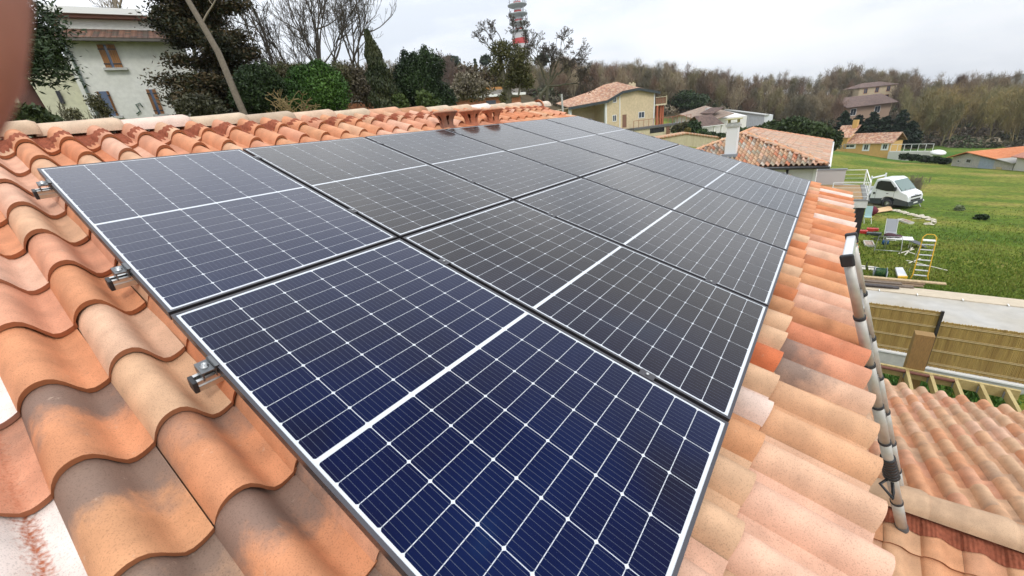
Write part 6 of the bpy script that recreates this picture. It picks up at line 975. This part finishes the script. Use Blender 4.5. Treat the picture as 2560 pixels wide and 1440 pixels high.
# bare spreading tree
t = thing('bare_tree', 'wide low bare tree with forked trunk right of the ivy clad tree', 'tree', gp(1345, 262, 33)); segs = [[] for _ in range(10)]; rn = np.random.default_rng(73); g0 = gp(1330, 262, 33); f0 = atd(1370, 215, 33)
segs[6] += [(g0, atd(1352, 238, 33), .14, .12), (atd(1352, 238, 33), f0, .12, .11), (gp(1345, 268, 33), f0, .12, .11)]
for (x, y, r_) in ((1378, 165, .10), (1345, 150, .08), (1420, 160, .08), (1440, 208, .07), (1400, 140, .07)): e = atd(x, y, 33 + rn.uniform(-.6, .6)); segs[6].append((f0, (f0 + e) / 2 + rn.normal(size=3) * .15, r_, r_ * .8)); segs[6].append(((f0 + e) / 2, e, r_ * .8, r_ * .6)); [grow(rn, (f0 * (1 - g) + e * g), (e - f0) / np.linalg.norm(e - f0) + rn.normal(size=3) * .4 + Z3 * .25, .62, r_ * .4, 5, segs, .65, .05, rmin=.009) for g in (.6, .8, 1, 1)]
v, fq = seg_mesh(segs[6], 7); npmesh('trunk', v, fq, M_bark, t, True); v, fq = cat([seg_mesh(s_, 4) for s_ in segs[:6] if s_]); npmesh('crown', v, fq, M_twig, t)
b = MB(); p0 = gp(1407, 262, 24); p0 = atd(1409, 275, 24); b.tube([(p0[0], p0[1], p0[2] - 2), atd(1404, 235, 24)], .05, 8); tag(b.build('utility_pole', M_conc), 'short pale concrete pole just beyond the end of the ridge', 'pole')
# umbrella pines on the skyline
for x, y, rx, ry, lab in ((1122, 157, 26, 14, 'round umbrella pine on the skyline behind the bare trees'), (1213, 151, 13, 9, 'small umbrella pine on the skyline beside the ivy clad tree'), (1355, 150, 16, 12, 'dark umbrella pine behind the wide bare tree')):
    D = 165; c = atd(x, y, D); s_ = mpp(x, y, D); g = gz(c[0], c[1]); t = thing('umbrella_pine', lab, 'tree', (c[0], c[1], g), 'umbrella pines on the skyline'); crown([(c, (rx * s_, rx * s_, ry * s_))], 900, .8, [(.03, .05, .03), (.05, .07, .04)], x, parent=t, shell=.4); b = MB(); b.tube([(c[0], c[1], g), c], [.4, .25], 8); b.build('trunk', M_bark, t)
c = atd(1188, 160, 165); g = gz(c[0], c[1]); t = thing('small_cypress', 'tiny pointed cypress on the skyline left of the small umbrella pine', 'tree', (c[0], c[1], g)); crown([(c, (.5, .5, 1.8)), (c - (0, 0, 2), (.7, .7, 2.5))], 500, .4, DG, 75, parent=t); b = MB(); b.tube([(c[0], c[1], g), c], [.2, .1], 6); b.build('trunk', M_bark, t)
# garden around villa
bush('evergreen_tree', 'dark rounded evergreen in the wood above the white bungalow', 1718, 118, [(1712, 240, 30, 15), (1690, 252, 26, 12), (1745, 250, 30, 17), (1725, 262, 44, 12)], 3800, .34, [(.015, .032, .012), (.03, .055, .018), (.05, .075, .03)], 81, shell=.1, cat_='tree')
bush('garden_shrub', 'dense dark green garden shrub beside the white bungalow', 1735, 74, [(1734, 322, 16, 22), (1745, 325, 10, 16), (1726, 325, 10, 16)], 1800, .25, DG, 82, shell=.4)
bush('garden_shrub', 'olive rockery shrub beside the stone steps', 1705, 76, [(1702, 318, 14, 12), (1690, 322, 14, 12), (1712, 312, 10, 9)], 1300, .22, OL, 83, shell=.3)
bush('garden_shrub', 'small yellow green shrub left of the dense garden shrub', 1719, 73, [(1719, 327, 8, 8)], 500, .2, [(.12, .10, .02), (.18, .14, .03)], 84)
bush('garden_shrub', 'low green shrub at the foot of the garden steps', 1687, 72, [(1686, 335, 6, 7), (1755, 330, 14, 8)], 500, .2, MG, 85)
bush('hedge', 'low clipped green hedge above the sloping garden wall', 1790, 70, [(1775, 336, 18, 6), (1800, 338, 18, 6), (1822, 340, 12, 7)], 1500, .2, DG, 86, shell=.5, cat_='hedge', trunk=False)
bush('hedge_row', 'tall dark hedge row behind the hipped roof', 1950, 62, [(1840, 334, 30, 14), (1880, 330, 36, 15), (1930, 322, 36, 20), (1980, 316, 44, 25), (2030, 326, 44, 22), (2062, 345, 26, 26), (1905, 334, 40, 14), (2085, 350, 22, 30)], 14000, .24, [(.02, .035, .012), (.04, .065, .018), (.07, .095, .03)], 87, shell=.4, cat_='hedge', trunk=False)
for k, (x, y, r_, h_, lab) in enumerate(((2103, 316, 14, 30, 'dark conifer at the left end of the group above the yellow house'), (2135, 325, 20, 30, 'dark conifer second from left above the yellow house'), (2170, 322, 20, 36, 'dark conifer in the middle of the group above the yellow house'), (2205, 325, 19, 30, 'dark conifer right of the middle above the yellow house'), (2240, 322, 22, 42, 'tallest dark conifer of the group above the yellow house'), (2265, 338, 22, 32, 'broad dark conifer at the right end of the group above the yellow house'))):
    D = 128; c = atd(x, y + h_ * .9, D); s_ = mpp(x, y, D); conifer('dark_conifer', lab, (c[0], c[1], c[2]), h_ * 2 * s_ * 1.25, r_ * s_ * 1.7, [(.008, .018, .010), (.014, .03, .014), (.025, .045, .02)], 90 + k, 6500, .36, pw=.6)['group'] = 'dark conifers above the yellow house'
bush('clipped_hedge', 'clipped dark hedge between the yellow house and the barn', 2300, 100, [(2262, 391, 14, 9), (2285, 393, 16, 10), (2310, 396, 18, 10), (2335, 399, 18, 10), (2360, 402, 18, 10)], 5200, .22, [(.012, .025, .008), (.02, .04, .012)], 97, shell=.75, cat_='hedge', trunk=False)
b = MB(); c = atd(2345, 382, 104); b.blob(c, (2.6, 1.0, .45), 14, .0); tag(b.build('tarpaulin', M_trim, None, True), 'white rounded tarpaulin showing above the clipped hedge', 'tarpaulin')
# bare bushes beside truck, scrubs
bare_tree('bare_shrub', L_(2287, 505) + (1.0, 0, 0), 2.6, 'straw coloured leafless shrub behind the truck bonnet', 101, 4, spread=.35, up=.4, stems=8, rmin=.006, mtw=M_twigp, r=.009, cat_='shrub', side=.1)
for k, (x, y, r_, lab) in enumerate(((2452, 549, 17, 'dark tussock standing alone in the meadow on the right'), (2397, 526, 13, 'greyish thistle patch in the meadow left of the dark tussock'))):
    c = L_(x, y); s_ = scl(x, y); t = thing('tussock', lab, 'plant', c); crown([(c + (0, 0, .12), (r_ * s_, r_ * s_, .22))], 900, .12, DG if k == 0 else [(.13, .17, .08), (.2, .22, .12)], 110 + k, parent=t, name='leaves')
# near grass tufts by fence and beam
tt = []; rn = np.random.default_rng(120)
for _ in range(90): x = rn.uniform(2150, 2560); y = rn.uniform(900, 1010); p = atz(x, y, -9.2); tt.append(p + (0, 0, 0))
C = np.array([p + np.array([rn.normal() * .25, rn.normal() * .25, abs(rn.normal()) * .08 + .03]) for p in tt for _ in range(90)]); V, Fq = leaf_cards(C, np.tile([0, 0, .8], (len(C), 1)), .07, rn, 0, 3.0); gt = npmesh('grass_tufts', V, Fq, M_leaf, None, False, None, {'lcol': lcols(C, BG, rn, 4, .5)}); tag(gt, kind='stuff', label='grass tufts on the sandy ground between annex and fence', cat='grass')
# lawn grass, real blades where the lawn is nearest
n_ = 20000; rx_ = rn.uniform(2130, 2640, n_); ry_ = rn.uniform(0, 1, n_) ** .45; P_ = np.array([atz(a, 470 + 290 * c_, -8.7) for a, c_ in zip(rx_, ry_)]); P_ = P_[(P_[:, 0] > 21.3)]; P_[:, 2] = [gz(a, c_) for a, c_ in P_[:, :2]]; P_[:, 2] += .03; V, Fq = leaf_cards(P_, np.tile([0, 0, 1.2], (len(P_), 1)), .055, rn, 0, 2.6); tag(npmesh('lawn_grass', V, Fq, M_leaf, None, False, None, {'lcol': lcols(P_, [(.10, .17, .02), (.16, .22, .03), (.26, .26, .06)], rn, 4, 2.2)}), kind='stuff', label='short meadow grass on the lawn behind the fence', cat='grass')
# ------------------------------------------------------------------ wooded hillside
def twig_tree(rn, h, w, n):
    """one winter tree: trunk, limbs and a haze of thin upright twigs, as triangles"""
    segs = [[] for _ in range(10)]; grow(rn, np.zeros(3), np.array([rn.normal() * .06, rn.normal() * .06, 1.]), h * .30, h * .018, 4, segs, w, .32, (2, 3), .78, 2, .028, .10, .25); pr = [seg_mesh(s_, 3) for s_ in segs if s_]; v, fq = cat(pr); T = np.concatenate([fq[:, [0, 1, 2]], fq[:, [0, 2, 3]]])
    tips = np.array([s_[1] for L in segs[:3] for s_ in L]); k = rn.integers(0, len(tips), n); p = tips[k] + rn.normal(size=(n, 3)) * .35; d = rn.normal(size=(n, 3)) * .55; d[:, 2] = np.abs(d[:, 2]) + .5; d /= np.linalg.norm(d, axis=1, keepdims=True); sd = np.cross(d, rn.normal(size=(n, 3))); sd /= np.linalg.norm(sd, axis=1, keepdims=True); L = rn.uniform(.5, 1.3, n)[:, None]; wd = .03
    tv = np.stack([p - sd * wd, p + sd * wd, p + d * L], 1).reshape(-1, 3); tf = np.arange(3 * n).reshape(-1, 3) + len(v); return np.concatenate([v, tv]), np.concatenate([T, tf]), len(v)
rn = np.random.default_rng(200); TT = [twig_tree(rn, rn.uniform(9, 12), rn.uniform(.28, .5), 900) for _ in range(7)]
VV, FF, CC, o = [], [], [], 0; PAL = [(.085, .065, .048), (.11, .08, .055), (.13, .10, .065), (.10, .062, .045), (.075, .068, .05), (.12, .105, .055), (.15, .125, .09)]
def plant(az, D, sc, col):
    global o
    p = polar(az, D); z = gz(*p); v, f, nt_ = TT[rn.integers(0, 7)]; a = rn.random() * 6.283; ca, sa = math.cos(a), math.sin(a); q = v * sc; q = np.stack([q[:, 0] * ca - q[:, 1] * sa, q[:, 0] * sa + q[:, 1] * ca, q[:, 2]], 1) + np.array([p[0], p[1], z - .3]); VV.append(q.astype(np.float32)); FF.append((f + o).astype(np.int32)); o += len(v)
    c = np.array(col) * rn.uniform(1.15, 2.1) * np.array([1.04, 1.02, .92]); A_ = np.ones((len(v), 4), np.float32); A_[:, :3] = c; A_[:nt_, :3] = c * .8 + np.array([.03, .027, .02]); CC.append(A_)
def lim(a): return np.interp(a, [-24, -14, -6, 0, 6, 10, 14, 18, 26, 36, 46, 60], [150, 142, 140, 142, 128, 122, 122, 112, 100, 95, 80, 80])
for _ in range(960):
    a = rn.uniform(-19, 44); l = lim(a); D = l + (rn.random() ** 1.15) * (265 - l if a < 6 else 215 - l); 
    if -4.9 < a < -.1 and 118 < D < 192: continue
    w = rn.random(); col = PAL[rn.integers(0, 7)]; sc = rn.uniform(.62, 1.0)
    if a < -4 and D < 190: col = [(.15, .115, .05), (.13, .11, .045), (.11, .10, .05)][rn.integers(0, 3)]
    if a < -3: sc *= 1.22
    if a > 31: sc *= .75
    if a > 36: sc *= .62
    plant(a, D, sc, col)
for _ in range(75): plant(rn.uniform(-6, 1), rn.uniform(200, 262), rn.uniform(1.0, 1.3), PAL[rn.integers(0, 7)])
for _ in range(130): a = rn.uniform(40, 95); plant(a, rn.uniform(85, 150), rn.uniform(.28, .42), PAL[rn.integers(0, 7)])
wood = npmesh('hillside_wood', np.concatenate(VV), np.concatenate(FF), M_leaf, None, False, None, {'lcol': np.concatenate(CC)}); tag(wood, kind='stuff', label='leafless brown wood covering the hillside up to the skyline', cat='wood')
# undergrowth and evergreen patches in the wood
C = []; K = []
for _ in range(1100):
    a = rn.uniform(-19, 92) if rn.random() < .25 else rn.uniform(-19, 45); l = lim(a) - 4; D = rn.uniform(l, l + 110); 
    if a > 60: D = rn.uniform(70, 140)
    if -4.9 < a < -.1 and 118 < D < 190: continue
    p = polar(a, D); z = gz(*p); g = rn.random(); rr = rn.uniform(1.5, 4); m_ = 160; d = rn.normal(size=(m_, 3)); d /= np.linalg.norm(d, axis=1, keepdims=True); d[:, 2] = np.abs(d[:, 2]) * .7; C.append(np.array([p[0], p[1], z]) + d * rr * (.6 + .4 * rn.random((m_, 1)))); base = np.array([(.075, .06, .042), (.09, .072, .05), (.06, .056, .035), (.04, .052, .022), (.11, .09, .06)][rn.integers(0, 5)]); K.append(np.tile(base * rn.uniform(1.1, 1.9), (m_, 1)))
C = np.concatenate(C); K = np.concatenate(K) * rn.uniform(.7, 1.3, (len(C), 1)); V, Fq = leaf_cards(C, None, .36, rn, 0, 2.6); lc = np.repeat(np.concatenate([K, np.ones((len(K), 1))], 1), 4, 0); tag(npmesh('undergrowth', V, Fq, M_leaf, None, False, None, {'lcol': lc}), kind='stuff', label='brown and green undergrowth beneath the hillside wood', cat='undergrowth')
# distant hill
V = []; n_ = 40
for k in range(n_): a = -22 + k * .9; p = polar(a, 1500); h = -12 + 15 * math.exp(-((a + 13.5) / 1.6) ** 2) + 1.0 * math.sin(k * 1.7); V += [(p[0], p[1], -60), (p[0], p[1], h if a < -4 else max(-40, h - (a + 4) * 8)), (p[0] * 1.6, p[1] * 1.6, -60)]
Fq = [(k * 3, k * 3 + 3, k * 3 + 4, k * 3 + 1) for k in range(n_ - 1)] + [(k * 3 + 1, k * 3 + 4, k * 3 + 5, k * 3 + 2) for k in range(n_ - 1)]; tag(npmesh('hills', V, Fq, mat('far_hill', (.05, .07, .05), .95, var=.3, vscale=.02), None, True), kind='structure')
# winter haze: one box of even thin air round everything
b = MB(); b.bx((-2700, -2700, -62), (2700, 2700, 140)); hz = bpy.data.materials.new('haze_air'); hz.use_nodes = True; t_ = hz.node_tree; t_.nodes.clear(); o_ = N(t_, 'ShaderNodeOutputMaterial'); pv_ = N(t_, 'ShaderNodeVolumePrincipled'); pv_.inputs['Color'].default_value = (.93, .95, 1, 1); pv_.inputs['Density'].default_value = .00022; pv_.inputs['Anisotropy'].default_value = .2; t_.links.new(pv_.outputs[0], o_.inputs['Volume']); tag(b.build('haze', hz), kind='stuff')
# overhead wires
t0, t1 = atd(560, 84, 40), atd(760, 88, 60); b = MB()
for dz_ in (0, 1.0): b.tube([t0 + (0, 0, dz_) + (t1 - t0) * -.6, t0 + (0, 0, dz_ - .2), t1 + (0, 0, dz_ - .2), t1 + (0, 0, dz_) + (t1 - t0) * .8], .012, 4)
tag(b.build('overhead_wires', M_lead), 'two thin overhead wires crossing behind the big bare tree', 'wire')
